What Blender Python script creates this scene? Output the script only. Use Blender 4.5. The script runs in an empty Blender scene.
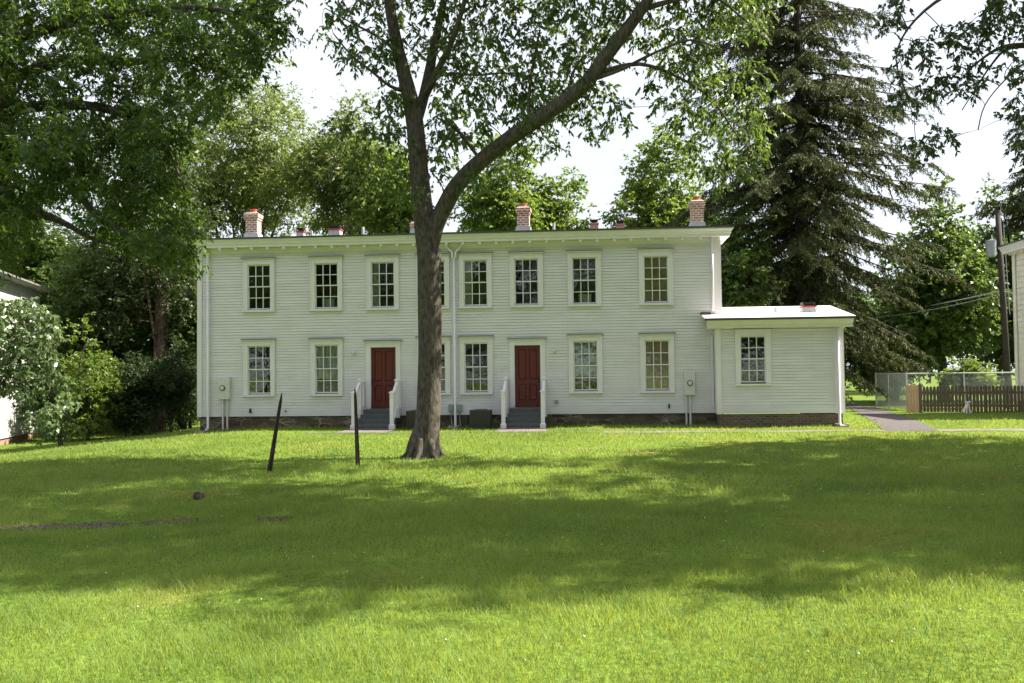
import bpy, math, random
import numpy as np
from mathutils import Vector, Matrix

# ------------------------------------------------------------------ camera, sky, sun
SC = bpy.context.scene
COL = SC.collection
W, H, F = 1024, 683, 950.0
D0, YAW, PITCH, ROLL, EYE = 32.07, 0.0870, 0.03499, -0.01145, 2.2
cf = np.array([-math.sin(YAW)*math.cos(PITCH), math.cos(YAW)*math.cos(PITCH), math.sin(PITCH)])
cr0 = np.array([math.cos(YAW), math.sin(YAW), 0.0]); cu0 = np.cross(cr0, cf)
cr = math.cos(ROLL)*cr0 + math.sin(ROLL)*cu0
cu = -math.sin(ROLL)*cr0 + math.cos(ROLL)*cu0
CAMP = np.array([0.0, -D0, EYE])
cam = bpy.data.objects.new('camera', bpy.data.cameras.new('camera'))
COL.objects.link(cam)
cam.matrix_world = Matrix([[cr[0], cu[0], -cf[0], CAMP[0]], [cr[1], cu[1], -cf[1], CAMP[1]], [cr[2], cu[2], -cf[2], CAMP[2]], [0, 0, 0, 1]])
cam.data.sensor_width = 36.0; cam.data.lens = F/W*36.0
cam.data.clip_start = 0.1; cam.data.clip_end = 3000
SC.camera = cam
SUN_EL, SUN_AZ = math.radians(46), math.radians(13)        # azimuth measured from +X towards +Y
S = Vector((math.cos(SUN_EL)*math.cos(SUN_AZ), math.cos(SUN_EL)*math.sin(SUN_AZ), math.sin(SUN_EL)))
sun = bpy.data.objects.new('sun', bpy.data.lights.new('sun', 'SUN')); COL.objects.link(sun)
sun.data.energy = 5.0; sun.data.angle = math.radians(0.53); sun.data.color = (1.0, 0.93, 0.80)
sun.rotation_euler = (-S).to_track_quat('-Z', 'Y').to_euler()
wd = bpy.data.worlds.new('World'); SC.world = wd; wd.use_nodes = True
wn = wd.node_tree; wn.nodes.clear()
sky = wn.nodes.new('ShaderNodeTexSky'); sky.sky_type = 'NISHITA'; sky.sun_disc = False
sky.sun_elevation = SUN_EL; sky.sun_rotation = math.pi/2 - SUN_AZ
sky.air_density = 1.0; sky.dust_density = 4.0; sky.ozone_density = 1.0
bg = wn.nodes.new('ShaderNodeBackground'); bg.inputs['Strength'].default_value = 0.046
hz = wn.nodes.new('ShaderNodeMix'); hz.data_type = 'RGBA'; hz.blend_type = 'MIX'      # thin high cloud whitening the sky
tc = wn.nodes.new('ShaderNodeTexCoord'); nz = wn.nodes.new('ShaderNodeTexNoise')
nz.inputs['Scale'].default_value = 2.2; nz.inputs['Detail'].default_value = 5
mr = wn.nodes.new('ShaderNodeMapRange'); mr.inputs['From Min'].default_value = .3; mr.inputs['From Max'].default_value = .7
mr.inputs['To Min'].default_value = .78; mr.inputs['To Max'].default_value = .97
wn.links.new(tc.outputs['Generated'], nz.inputs['Vector']); wn.links.new(nz.outputs['Fac'], mr.inputs['Value'])
wn.links.new(mr.outputs['Result'], hz.inputs['Factor']); wn.links.new(sky.outputs['Color'], hz.inputs['A'])
hz.inputs['B'].default_value = (7.8, 8.35, 9.3, 1)
wo = wn.nodes.new('ShaderNodeOutputWorld')
wn.links.new(hz.outputs['Result'], bg.inputs['Color']); wn.links.new(bg.outputs['Background'], wo.inputs['Surface'])
SC.view_settings.view_transform = 'Standard'; SC.view_settings.look = 'None'
SC.view_settings.gamma = 1.0; SC.view_settings.use_curve_mapping = False
SC.view_settings.exposure = 1.66
SC.render.engine = 'CYCLES'
SC.cycles.max_bounces = 6; SC.cycles.diffuse_bounces = 3; SC.cycles.transmission_bounces = 4; SC.cycles.transparent_max_bounces = 8
SC.cycles.sample_clamp_indirect = 4

# ------------------------------------------------------------------ placement helpers
def sstep(a, b, x):
    t = np.clip((np.asarray(x, float)-a)/(b-a), 0, 1); return t*t*(3-2*t)
def ground_z(x, y):
    x = np.asarray(x, float); y = np.asarray(y, float)
    z = 0.45 - 0.66*sstep(-11.5, -22, x) - 0.9*sstep(-22, -60, x) - 0.09*sstep(-11, -14, x)
    z = z + 0.022*np.sin(x*0.55+1.3)*np.cos(y*0.43) + 0.012*np.sin(x*1.7+y*1.1)*sstep(-2, -6, y)
    z = z + 0.10*sstep(-19.6, -21.0, y)*sstep(-2.5, -6, x)*-1 + 0.03*sstep(-24, -30, y)
    return z
def ray(px, py):
    d = cf + cr*(px-W/2)/F - cu*(py-H/2)/F
    return d
def at(px, py, Y):                                    # the point seen at (px,py) standing on the plane y = Y
    d = ray(px, py); t = (Y+D0)/d[1]
    return CAMP + t*d
def gp(px, py):                                       # the ground point seen at (px,py)
    d = ray(px, py); z = 0.45
    for i in range(30):
        t = (z-EYE)/d[2]; p = CAMP+t*d; z = float(ground_z(p[0], p[1]))
    return p
def gz(x, y): return float(ground_z(x, y))

# ------------------------------------------------------------------ mesh helpers
def tag(o, label=None, cat=None, group=None, kind=None):
    if label: o['label'] = label
    if cat: o['category'] = cat
    if group: o['group'] = group
    if kind: o['kind'] = kind
    return o
def empty(name, loc, label, cat, group=None, rz=0):
    o = bpy.data.objects.new(name, None); COL.objects.link(o)
    o.location = loc; o.rotation_euler = (0, 0, rz); o.empty_display_size = .3
    return tag(o, label, cat, group)
class MB:
    """collects shapes (in world or local coordinates) into one mesh"""
    def __init__(s): s.v = []; s.f = []
    def add(s, vs, fs):
        n = len(s.v); s.v.extend([tuple(map(float, q)) for q in vs]); s.f.extend([tuple(n+i for i in f) for f in fs]); return s
    def box(s, x0, x1, y0, y1, z0, z1):
        return s.add([(x0,y0,z0),(x1,y0,z0),(x1,y1,z0),(x0,y1,z0),(x0,y0,z1),(x1,y0,z1),(x1,y1,z1),(x0,y1,z1)],
              [(0,3,2,1),(4,5,6,7),(0,1,5,4),(1,2,6,5),(2,3,7,6),(3,0,4,7)])
    def frustum(s, cx, cy, z0, z1, a0, b0, a1, b1):
        return s.add([(cx-a0,cy-b0,z0),(cx+a0,cy-b0,z0),(cx+a0,cy+b0,z0),(cx-a0,cy+b0,z0),(cx-a1,cy-b1,z1),(cx+a1,cy-b1,z1),(cx+a1,cy+b1,z1),(cx-a1,cy+b1,z1)],
              [(0,3,2,1),(4,5,6,7),(0,1,5,4),(1,2,6,5),(2,3,7,6),(3,0,4,7)])
    def tube(s, pts, rad, n=8, cap=True):
        P = [np.array(p, float) for p in pts]
        if not hasattr(rad, '__len__'): rad = [rad]*len(P)
        b = len(s.v); ref = np.array([0, 0, 1.0])
        for i, p in enumerate(P):
            t = P[min(i+1, len(P)-1)]-P[max(i-1, 0)]; t = t/(np.linalg.norm(t)+1e-9)
            if i == 0:
                ref = np.array([1.0, 0, 0]) if abs(t[2]) > .8 else np.array([0, 0, 1.0])
            u = ref-t*(ref@t); u /= np.linalg.norm(u)+1e-9; w = np.cross(t, u); ref = u
            for k in range(n):
                a = 2*math.pi*k/n; q = p+rad[i]*(math.cos(a)*u+math.sin(a)*w); s.v.append(tuple(q))
        for i in range(len(P)-1):
            for k in range(n):
                a0 = b+i*n+k; a1 = b+i*n+(k+1) % n
                s.f.append((a0, a1, a1+n, a0+n))
        if cap:
            s.f.append(tuple(b+k for k in range(n))[::-1]); s.f.append(tuple(b+(len(P)-1)*n+k for k in range(n)))
        return s
    def prism(s, prof, x0, x1):                       # (y,z) profile extruded along x
        n = len(prof)
        return s.add([(x0, y, z) for y, z in prof]+[(x1, y, z) for y, z in prof],
              [tuple(range(n))[::-1], tuple(range(n, 2*n))]+[(i, (i+1) % n, (i+1) % n+n, i+n) for i in range(n)])
    def prismy(s, prof, y0, y1):                      # (x,z) profile extruded along y
        n = len(prof)
        return s.add([(x, y0, z) for x, z in prof]+[(x, y1, z) for x, z in prof],
              [tuple(range(n)), tuple(range(n, 2*n))[::-1]]+[((i+1) % n, i, i+n, (i+1) % n+n) for i in range(n)])
    def build(s, name, mat, parent=None, smooth=False, bevel=0, recalc=False):
        me = bpy.data.meshes.new(name)
        off = np.array(parent_loc(parent)) if parent is not None else np.zeros(3)
        V = np.array(s.v, float)
        M = parent_inv(parent)
        if M is not None:
            V = (np.c_[V, np.ones(len(V))] @ np.array(M).T)[:, :3]
        me.from_pydata([tuple(q) for q in V], [], s.f)
        me.materials.append(mat)
        if smooth: me.polygons.foreach_set('use_smooth', [True]*len(me.polygons))
        me.update()
        o = bpy.data.objects.new(name, me); COL.objects.link(o)
        if parent is not None: o.parent = parent
        if bevel:
            m = o.modifiers.new('bevel', 'BEVEL'); m.width = bevel; m.segments = 2; m.limit_method = 'ANGLE'
        return o
def world_of(o):
    M = o.matrix_basis.copy()
    while o.parent is not None:
        o = o.parent; M = o.matrix_basis @ M
    return M
def parent_loc(p): return (0, 0, 0)
def parent_inv(p):
    return None if p is None else world_of(p).inverted()
def np_mesh(name, V, Fc, mat, parent=None, rnd=None, smooth=False):
    """fast mesh from arrays; V world coordinates, Fc (m,k) faces all of k corners"""
    V = np.asarray(V, np.float32)
    M = parent_inv(parent)
    if M is not None:
        V = (np.c_[V, np.ones(len(V))] @ np.array(M).T)[:, :3].astype(np.float32)
    Fc = np.asarray(Fc, np.int32); k = Fc.shape[1]; m = len(Fc)
    me = bpy.data.meshes.new(name)
    me.vertices.add(len(V)); me.vertices.foreach_set('co', np.ascontiguousarray(V).ravel())
    me.loops.add(m*k); me.loops.foreach_set('vertex_index', Fc.ravel())
    me.polygons.add(m); me.polygons.foreach_set('loop_start', np.arange(0, m*k, k, dtype=np.int32))
    if smooth: me.polygons.foreach_set('use_smooth', np.ones(m, bool))
    if rnd is not None:
        at_ = me.attributes.new('rnd', 'FLOAT', 'FACE'); at_.data.foreach_set('value', np.asarray(rnd, np.float32))
    me.materials.append(mat); me.update(calc_edges=True)
    o = bpy.data.objects.new(name, me); COL.objects.link(o)
    if parent is not None: o.parent = parent
    return o

# ------------------------------------------------------------------ materials
MATS = {}
def nodes_of(m): return m.node_tree.nodes, m.node_tree.links
def mat(name, col, rough=.6, metal=0, spec=.5, noise=0, nscale=8, bump=0, bscale=60, stretch=None, col2=None):
    if name in MATS: return MATS[name]
    m = bpy.data.materials.new(name); m.use_nodes = True; N, L = nodes_of(m)
    b = N['Principled BSDF']; b.inputs['Roughness'].default_value = rough; b.inputs['Metallic'].default_value = metal
    b.inputs['Specular IOR Level'].default_value = spec; b.inputs['Base Color'].default_value = (*col, 1)
    t = N.new('ShaderNodeTexCoord'); mp = N.new('ShaderNodeMapping'); L.new(t.outputs['Object'], mp.inputs['Vector'])
    if stretch: mp.inputs['Scale'].default_value = stretch
    if noise or col2:
        n = N.new('ShaderNodeTexNoise'); n.inputs['Scale'].default_value = nscale; n.inputs['Detail'].default_value = 6
        L.new(mp.outputs['Vector'], n.inputs['Vector'])
        r = N.new('ShaderNodeValToRGB'); L.new(n.outputs['Fac'], r.inputs['Fac'])
        c2 = col2 if col2 else tuple(c*(1-noise) for c in col); c1 = col if col2 else tuple(min(1, c*(1+noise*.3)) for c in col)
        r.color_ramp.elements[0].position = .32; r.color_ramp.elements[0].color = (*c2, 1)
        r.color_ramp.elements[1].position = .62; r.color_ramp.elements[1].color = (*c1, 1)
        L.new(r.outputs['Color'], b.inputs['Base Color'])
    if bump:
        n2 = N.new('ShaderNodeTexNoise'); n2.inputs['Scale'].default_value = bscale; n2.inputs['Detail'].default_value = 5
        L.new(mp.outputs['Vector'], n2.inputs['Vector'])
        bp = N.new('ShaderNodeBump'); bp.inputs['Strength'].default_value = bump; bp.inputs['Distance'].default_value = .02
        L.new(n2.outputs['Fac'], bp.inputs['Height']); L.new(bp.outputs['Normal'], b.inputs['Normal'])
    MATS[name] = m; return m
PAINT = mat('white_paint', (.745, .715, .755), .55, noise=.07, nscale=1.3, bump=.15, bscale=30, stretch=(1, 1, 3))
def board_variation(m):
    N, L = nodes_of(m); b = N['Principled BSDF']; src = b.inputs['Base Color'].links[0].from_socket
    t = N.new('ShaderNodeTexCoord'); sp = N.new('ShaderNodeSeparateXYZ'); cb = N.new('ShaderNodeCombineXYZ'); ad = N.new('ShaderNodeMath')
    L.new(t.outputs['Object'], sp.inputs[0]); L.new(sp.outputs['X'], ad.inputs[0]); L.new(sp.outputs['Y'], ad.inputs[1]); L.new(ad.outputs[0], cb.inputs['X'])
    sh = N.new('ShaderNodeMath'); sh.operation = 'SUBTRACT'; sh.inputs[1].default_value = .73; L.new(sp.outputs['Z'], sh.inputs[0]); L.new(sh.outputs[0], cb.inputs['Y'])
    br = N.new('ShaderNodeTexBrick'); br.offset = .37; br.inputs['Scale'].default_value = 1; br.inputs['Brick Width'].default_value = 3.7; br.inputs['Row Height'].default_value = .098
    br.inputs['Mortar Size'].default_value = .002; br.inputs['Color1'].default_value = (1, 1, 1, 1); br.inputs['Color2'].default_value = (.95, .953, .957, 1); br.inputs['Mortar'].default_value = (.55, .55, .55, 1)
    L.new(cb.outputs[0], br.inputs['Vector']); mx = N.new('ShaderNodeMix'); mx.data_type = 'RGBA'; mx.blend_type = 'MULTIPLY'; mx.inputs['Factor'].default_value = 1
    L.new(src, mx.inputs['A']); L.new(br.outputs['Color'], mx.inputs['B']); L.new(mx.outputs['Result'], b.inputs['Base Color'])
board_variation(PAINT)
TRIM = mat('trim_paint', (.765, .725, .775), .5, noise=.04, nscale=3, bump=.08, bscale=40)
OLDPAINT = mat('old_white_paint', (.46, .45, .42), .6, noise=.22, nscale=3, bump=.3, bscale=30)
WARMPAINT = mat('cream_paint', (.74, .71, .63), .6, noise=.12, nscale=2, bump=.2, bscale=30)
REDDOOR = mat('red_door_paint', (.110, .010, .009), .42, noise=.15, nscale=4, bump=.05)
GREYSTEP = mat('grey_deck_paint', (.105, .118, .125), .55, noise=.2, nscale=9, bump=.1)
ROOFEDGE = mat('dark_metal_edge', (.07, .07, .07), .5, noise=.2)
CAPMET = mat('drip_cap_metal', (.17, .20, .25), .45, metal=.3, noise=.15)
ROOFW = mat('white_roof_coating', (.78, .75, .74), .6, noise=.08, nscale=5, bump=.1)
ROOFG = mat('grey_shingles', (.20, .19, .18), .85, noise=.4, nscale=9, bump=.5, stretch=(1, 1, 4))
DARKMET = mat('dark_metal', (.022, .020, .019), .5, metal=.3, noise=.4, nscale=20, bump=.2)
RUST = mat('rusty_black_steel', (.016, .014, .013), .6, metal=.2, nscale=14, col2=(.045, .026, .017), bump=.3)
GALV = mat('galvanised_steel', (.52, .53, .54), .45, metal=.5, noise=.2)
GREYBOX = mat('grey_enamel', (.62, .61, .62), .45, noise=.08, nscale=10)
GREYBOX2 = mat('grey_plastic', (.26, .29, .30), .5, noise=.1)
ACM = mat('condenser_brown_grey', (.060, .052, .046), .5, noise=.25, nscale=12)
CLAY = mat('clay_pot', (.50, .13, .06), .8, noise=.25, nscale=14)
PINKV = mat('faded_terracotta', (.50, .27, .20), .8, noise=.2)
REDPAINT = mat('red_paint', (.42, .05, .035), .6, noise=.2)
LEADM = mat('lead_flashing', (.46, .46, .50), .5, metal=.2, noise=.2)
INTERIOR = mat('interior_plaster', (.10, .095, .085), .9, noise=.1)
TANB = mat('tan_roller_shade', (.80, .56, .33), .8, noise=.12, nscale=3, stretch=(1, 1, .3))
WHITEB = mat('white_curtain', (.80, .80, .76), .9, noise=.12, nscale=12, stretch=(4, 1, .3))
CONC = mat('concrete', (.36, .33, .31), .85, noise=.3, nscale=9, bump=.4)
ASPH = mat('worn_asphalt', (.088, .076, .075), .9, noise=.25, nscale=5, bump=.6, bscale=120)
FLAG = mat('weathered_slab', (.17, .14, .13), .9, noise=.3, nscale=4, bump=.5, bscale=60)
SOIL = mat('bare_soil', (.14, .105, .075), .95, nscale=26, col2=(.018, .012, .010), bump=1.0, bscale=40)
FENCEW = mat('weathered_fence_wood', (.135, .108, .062), .85, nscale=10, col2=(.055, .046, .026), bump=.4, stretch=(6, 6, .6))
NEWWOOD = mat('pale_new_wood', (.42, .29, .16), .75, noise=.2, nscale=7, bump=.2, stretch=(6, 6, .6))
POLEW = mat('creosoted_pole', (.036, .028, .024), .85, noise=.4, nscale=12, bump=.5, stretch=(5, 5, .5))
DOGFUR = mat('white_fur', (.72, .68, .62), .9, noise=.25, nscale=25, bump=.8)
PINKM = mat('dog_muzzle', (.22, .11, .09), .6)
BLACKM = mat('black_rubber', (.012, .012, .012), .5)
LAMPG = mat('frosted_glass_shade', (.62, .64, .62), .25)
CABLE = mat('cable_sheath', (.30, .30, .32), .6)
CHAINM = mat('chain_link_wire', (.42, .43, .44), .45, metal=.4)

def brick_mat(name, c1, c2, mortar, bw=.21, bh=.072, ms=.011):
    m = bpy.data.materials.new(name); m.use_nodes = True; N, L = nodes_of(m); b = N['Principled BSDF']
    b.inputs['Roughness'].default_value = .88
    t = N.new('ShaderNodeTexCoord'); sp = N.new('ShaderNodeSeparateXYZ'); ad = N.new('ShaderNodeMath'); ad.operation = 'ADD'
    cb = N.new('ShaderNodeCombineXYZ'); L.new(t.outputs['Object'], sp.inputs[0]); L.new(sp.outputs['X'], ad.inputs[0]); L.new(sp.outputs['Y'], ad.inputs[1])
    L.new(ad.outputs[0], cb.inputs['X']); L.new(sp.outputs['Z'], cb.inputs['Y'])
    br = N.new('ShaderNodeTexBrick'); br.inputs['Scale'].default_value = 1; br.inputs['Brick Width'].default_value = bw
    br.inputs['Row Height'].default_value = bh; br.inputs['Mortar Size'].default_value = ms; br.inputs['Mortar Smooth'].default_value = .2
    br.inputs['Color1'].default_value = (*c1, 1); br.inputs['Color2'].default_value = (*c2, 1); br.inputs['Mortar'].default_value = (*mortar, 1)
    L.new(cb.outputs[0], br.inputs['Vector'])
    n = N.new('ShaderNodeTexNoise'); n.inputs['Scale'].default_value = 12; L.new(t.outputs['Object'], n.inputs['Vector'])
    mx = N.new('ShaderNodeMix'); mx.data_type = 'RGBA'; mx.blend_type = 'MULTIPLY'; mx.inputs['Factor'].default_value = .6
    rr = N.new('ShaderNodeMapRange'); rr.inputs['To Min'].default_value = .5; rr.inputs['To Max'].default_value = 1.5; L.new(n.outputs['Fac'], rr.inputs['Value'])
    L.new(br.outputs['Color'], mx.inputs['A']); L.new(rr.outputs['Result'], mx.inputs['B']); L.new(mx.outputs['Result'], b.inputs['Base Color'])
    bp = N.new('ShaderNodeBump'); bp.invert = True; bp.inputs['Strength'].default_value = .6; bp.inputs['Distance'].default_value = .01
    L.new(br.outputs['Fac'], bp.inputs['Height']); L.new(bp.outputs['Normal'], b.inputs['Normal'])
    return m
BRICK = brick_mat('red_chimney_brick', (.46, .16, .10), (.30, .10, .07), (.62, .56, .50), .21, .085, .020)
BRICKW = brick_mat('brown_foundation_brick', (.17, .125, .085), (.12, .055, .035), (.20, .18, .15), .23, .078, .012)
BRICKL = brick_mat('old_brick_pier', (.30, .14, .09), (.22, .09, .06), (.30, .26, .22))
def stone_mat():
    m = bpy.data.materials.new('rubble_stone'); m.use_nodes = True; N, L = nodes_of(m); b = N['Principled BSDF']; b.inputs['Roughness'].default_value = .9
    t = N.new('ShaderNodeTexCoord'); mp = N.new('ShaderNodeMapping'); mp.inputs['Scale'].default_value = (2.6, 2.6, 6.5); L.new(t.outputs['Object'], mp.inputs['Vector'])
    v = N.new('ShaderNodeTexVoronoi'); v.inputs['Scale'].default_value = 1; L.new(mp.outputs[0], v.inputs['Vector'])
    e = N.new('ShaderNodeTexVoronoi'); e.feature = 'DISTANCE_TO_EDGE'; e.inputs['Scale'].default_value = 1; L.new(mp.outputs[0], e.inputs['Vector'])
    r = N.new('ShaderNodeValToRGB'); L.new(v.outputs['Color'], r.inputs['Fac'])
    r.color_ramp.elements[0].color = (.045, .034, .022, 1); r.color_ramp.elements[1].color = (.16, .125, .085, 1)
    n = N.new('ShaderNodeTexNoise'); n.inputs['Scale'].default_value = .8; L.new(t.outputs['Object'], n.inputs['Vector'])
    r2 = N.new('ShaderNodeValToRGB'); r2.color_ramp.elements[0].position = .48; r2.color_ramp.elements[0].color = (.10, .08, .055, 1)
    r2.color_ramp.elements[1].position = .62; r2.color_ramp.elements[1].color = (.36, .31, .24, 1); L.new(n.outputs['Fac'], r2.inputs['Fac'])
    st = N.new('ShaderNodeMath'); st.operation = 'LESS_THAN'; st.inputs[1].default_value = .06; L.new(e.outputs['Distance'], st.inputs[0])
    mx = N.new('ShaderNodeMix'); mx.data_type = 'RGBA'; L.new(st.outputs[0], mx.inputs['Factor']); L.new(r.outputs['Color'], mx.inputs['A']); L.new(r2.outputs['Color'], mx.inputs['B'])
    L.new(mx.outputs['Result'], b.inputs['Base Color'])
    bp = N.new('ShaderNodeBump'); bp.inputs['Strength'].default_value = .8; bp.inputs['Distance'].default_value = .03
    L.new(e.outputs['Distance'], bp.inputs['Height']); L.new(bp.outputs['Normal'], b.inputs['Normal']); return m
STONE = stone_mat()
def glass_mat():
    m = bpy.data.materials.new('window_glass'); m.use_nodes = True; N, L = nodes_of(m); N.remove(N['Principled BSDF'])
    g = N.new('ShaderNodeBsdfGlossy'); g.inputs['Roughness'].default_value = .01; g.inputs['Color'].default_value = (.95, .97, .96, 1)
    tr = N.new('ShaderNodeBsdfTransparent'); tr.inputs['Color'].default_value = (.86, .89, .87, 1)
    fr = N.new('ShaderNodeFresnel'); fr.inputs['IOR'].default_value = 1.7
    t = N.new('ShaderNodeTexCoord'); n = N.new('ShaderNodeTexNoise'); n.inputs['Scale'].default_value = 3.5; L.new(t.outputs['Object'], n.inputs['Vector'])
    bp = N.new('ShaderNodeBump'); bp.inputs['Strength'].default_value = .22; bp.inputs['Distance'].default_value = .03; L.new(n.outputs['Fac'], bp.inputs['Height'])
    L.new(bp.outputs['Normal'], g.inputs['Normal'])
    mx = N.new('ShaderNodeMixShader'); L.new(fr.outputs[0], mx.inputs[0]); L.new(tr.outputs[0], mx.inputs[1]); L.new(g.outputs[0], mx.inputs[2])
    L.new(mx.outputs[0], N['Material Output'].inputs['Surface']); return m
GLASS = glass_mat()
def leaf_mat(name, c_dark, c_lite, trans, tw=.38, rough=.42, spec=.45):
    m = bpy.data.materials.new(name); m.use_nodes = True; N, L = nodes_of(m); b = N['Principled BSDF']
    b.inputs['Roughness'].default_value = rough; b.inputs['Specular IOR Level'].default_value = spec
    a = N.new('ShaderNodeAttribute'); a.attribute_name = 'rnd'
    t = N.new('ShaderNodeTexCoord'); n = N.new('ShaderNodeTexNoise'); n.inputs['Scale'].default_value = .45; n.inputs['Detail'].default_value = 2
    L.new(t.outputs['Object'], n.inputs['Vector'])
    ad = N.new('ShaderNodeMath'); ad.operation = 'MULTIPLY_ADD'; ad.inputs[1].default_value = .6; L.new(a.outputs['Fac'], ad.inputs[0])
    s2 = N.new('ShaderNodeMath'); s2.operation = 'MULTIPLY_ADD'; s2.inputs[1].default_value = 1.6; s2.inputs[2].default_value = -.6; L.new(n.outputs['Fac'], s2.inputs[0])
    L.new(s2.outputs[0], ad.inputs[2])
    r = N.new('ShaderNodeMix'); r.data_type = 'RGBA'; L.new(ad.outputs[0], r.inputs['Factor']); r.clamp_factor = True
    r.inputs['A'].default_value = (*c_dark, 1); r.inputs['B'].default_value = (*c_lite, 1)
    L.new(r.outputs['Result'], b.inputs['Base Color'])
    tr = N.new('ShaderNodeBsdfTranslucent')
    r3 = N.new('ShaderNodeMix'); r3.data_type = 'RGBA'; L.new(ad.outputs[0], r3.inputs['Factor']); r3.clamp_factor = True
    r3.inputs['A'].default_value = (*[c*.6 for c in trans], 1); r3.inputs['B'].default_value = (*trans, 1); L.new(r3.outputs['Result'], tr.inputs['Color'])
    mx = N.new('ShaderNodeMixShader'); mx.inputs[0].default_value = tw
    L.new(b.outputs[0], mx.inputs[1]); L.new(tr.outputs[0], mx.inputs[2]); L.new(mx.outputs[0], N['Material Output'].inputs['Surface'])
    return m
LEAF = leaf_mat('leaf_mid_green', (.034, .066, .014), (.075, .125, .028), (.26, .38, .06), .42)
LEAFD = leaf_mat('leaf_deep_green', (.022, .050, .012), (.052, .100, .020), (.20, .36, .04), .40)
LEAFW = leaf_mat('leaf_walnut', (.018, .040, .010), (.046, .084, .016), (.22, .36, .035), .36)
LEAFO = leaf_mat('leaf_olive', (.068, .102, .026), (.13, .172, .046), (.36, .46, .09), .42)
LEAFB = leaf_mat('leaf_grey_green', (.075, .125, .045), (.17, .24, .10), (.25, .33, .10), .3, .30, .7)
LEAFY = leaf_mat('leaf_bright_green', (.060, .105, .018), (.11, .165, .030), (.34, .48, .06), .42)
LEAFT = leaf_mat('leaf_dusky_green', (.028, .046, .014), (.060, .085, .028), (.17, .24, .04), .32)
NEEDLE = leaf_mat('spruce_needles', (.034, .050, .016), (.092, .105, .036), (.12, .14, .03), .2, .65, .2)
YEW = leaf_mat('yew_needles', (.018, .036, .012), (.050, .078, .024), (.10, .16, .03), .25, .5, .3)
GRASSM = leaf_mat('lawn_grass', (.070, .148, .028), (.240, .330, .080), (.50, .58, .08), .42, .5, .25)
def bark(name, c1, c2, sc=(9, 9, 1.6), bump=1.0):
    return mat(name, c1, .9, nscale=2.2, col2=c2, bump=bump, bscale=2.5, stretch=sc)
BARK = bark('grey_brown_bark', (.098, .080, .060), (.026, .021, .016), (9, 9, 3.2))
BARKD = bark('dark_bark', (.055, .044, .034), (.022, .018, .014))
BARKR = bark('reddish_bark', (.115, .070, .048), (.040, .026, .02))

# ------------------------------------------------------------------ ground
def axis(lo, hi, f0, f1, fine, n):
    a = np.concatenate([lo+(f0-lo)*np.linspace(0, 1, n, endpoint=False)**.45, np.arange(f0, f1, fine), f1+(hi-f1)*np.linspace(0, 1, n)**2.2])
    return np.unique(np.round(a, 4))
gx = axis(-900, 900, -28, 28, .35, 30); gy = axis(-500, 1500, -36, 22, .35, 30)
GX, GY = np.meshgrid(gx, gy); GZ = ground_z(GX, GY)
Vg = np.c_[GX.ravel(), GY.ravel(), GZ.ravel()]
nx, ny = len(gx), len(gy); I = np.arange(nx*ny).reshape(ny, nx)
Fg = np.c_[I[:-1, :-1].ravel(), I[:-1, 1:].ravel(), I[1:, 1:].ravel(), I[1:, :-1].ravel()]
def ground_mat():
    m = bpy.data.materials.new('lawn_ground'); m.use_nodes = True; N, L = nodes_of(m); b = N['Principled BSDF']; b.inputs['Roughness'].default_value = .95
    b.inputs['Specular IOR Level'].default_value = .1
    t = N.new('ShaderNodeTexCoord')
    def noise(sc, de=5):
        n = N.new('ShaderNodeTexNoise'); n.inputs['Scale'].default_value = sc; n.inputs['Detail'].default_value = de; L.new(t.outputs['Object'], n.inputs['Vector']); return n
    n1 = noise(.35); n2 = noise(14, 3)
    r = N.new('ShaderNodeValToRGB'); L.new(n1.outputs['Fac'], r.inputs['Fac'])
    e = r.color_ramp.elements; e[0].position = .30; e[0].color = (.080, .135, .018, 1); e[1].position = .58; e[1].color = (.125, .19, .026, 1)
    x = e.new(.68); x.color = (.21, .20, .05, 1); x = e.new(.78); x.color = (.30, .23, .12, 1)
    r2 = N.new('ShaderNodeMapRange'); r2.inputs['From Min'].default_value = .3; r2.inputs['From Max'].default_value = .7; r2.inputs['To Min'].default_value = .55; r2.inputs['To Max'].default_value = 1.35
    L.new(n2.outputs['Fac'], r2.inputs['Value'])
    mx = N.new('ShaderNodeMix'); mx.data_type = 'RGBA'; mx.blend_type = 'MULTIPLY'; mx.inputs['Factor'].default_value = 1
    L.new(r.outputs['Color'], mx.inputs['A']); L.new(r2.outputs['Result'], mx.inputs['B']); L.new(mx.outputs['Result'], b.inputs['Base Color'])
    bp = N.new('ShaderNodeBump'); bp.inputs['Strength'].default_value = 1; bp.inputs['Distance'].default_value = .05; L.new(n2.outputs['Fac'], bp.inputs['Height']); L.new(bp.outputs['Normal'], b.inputs['Normal'])
    return m
o = np_mesh('ground', Vg, Fg, ground_mat(), smooth=True); tag(o, kind='structure')

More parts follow.
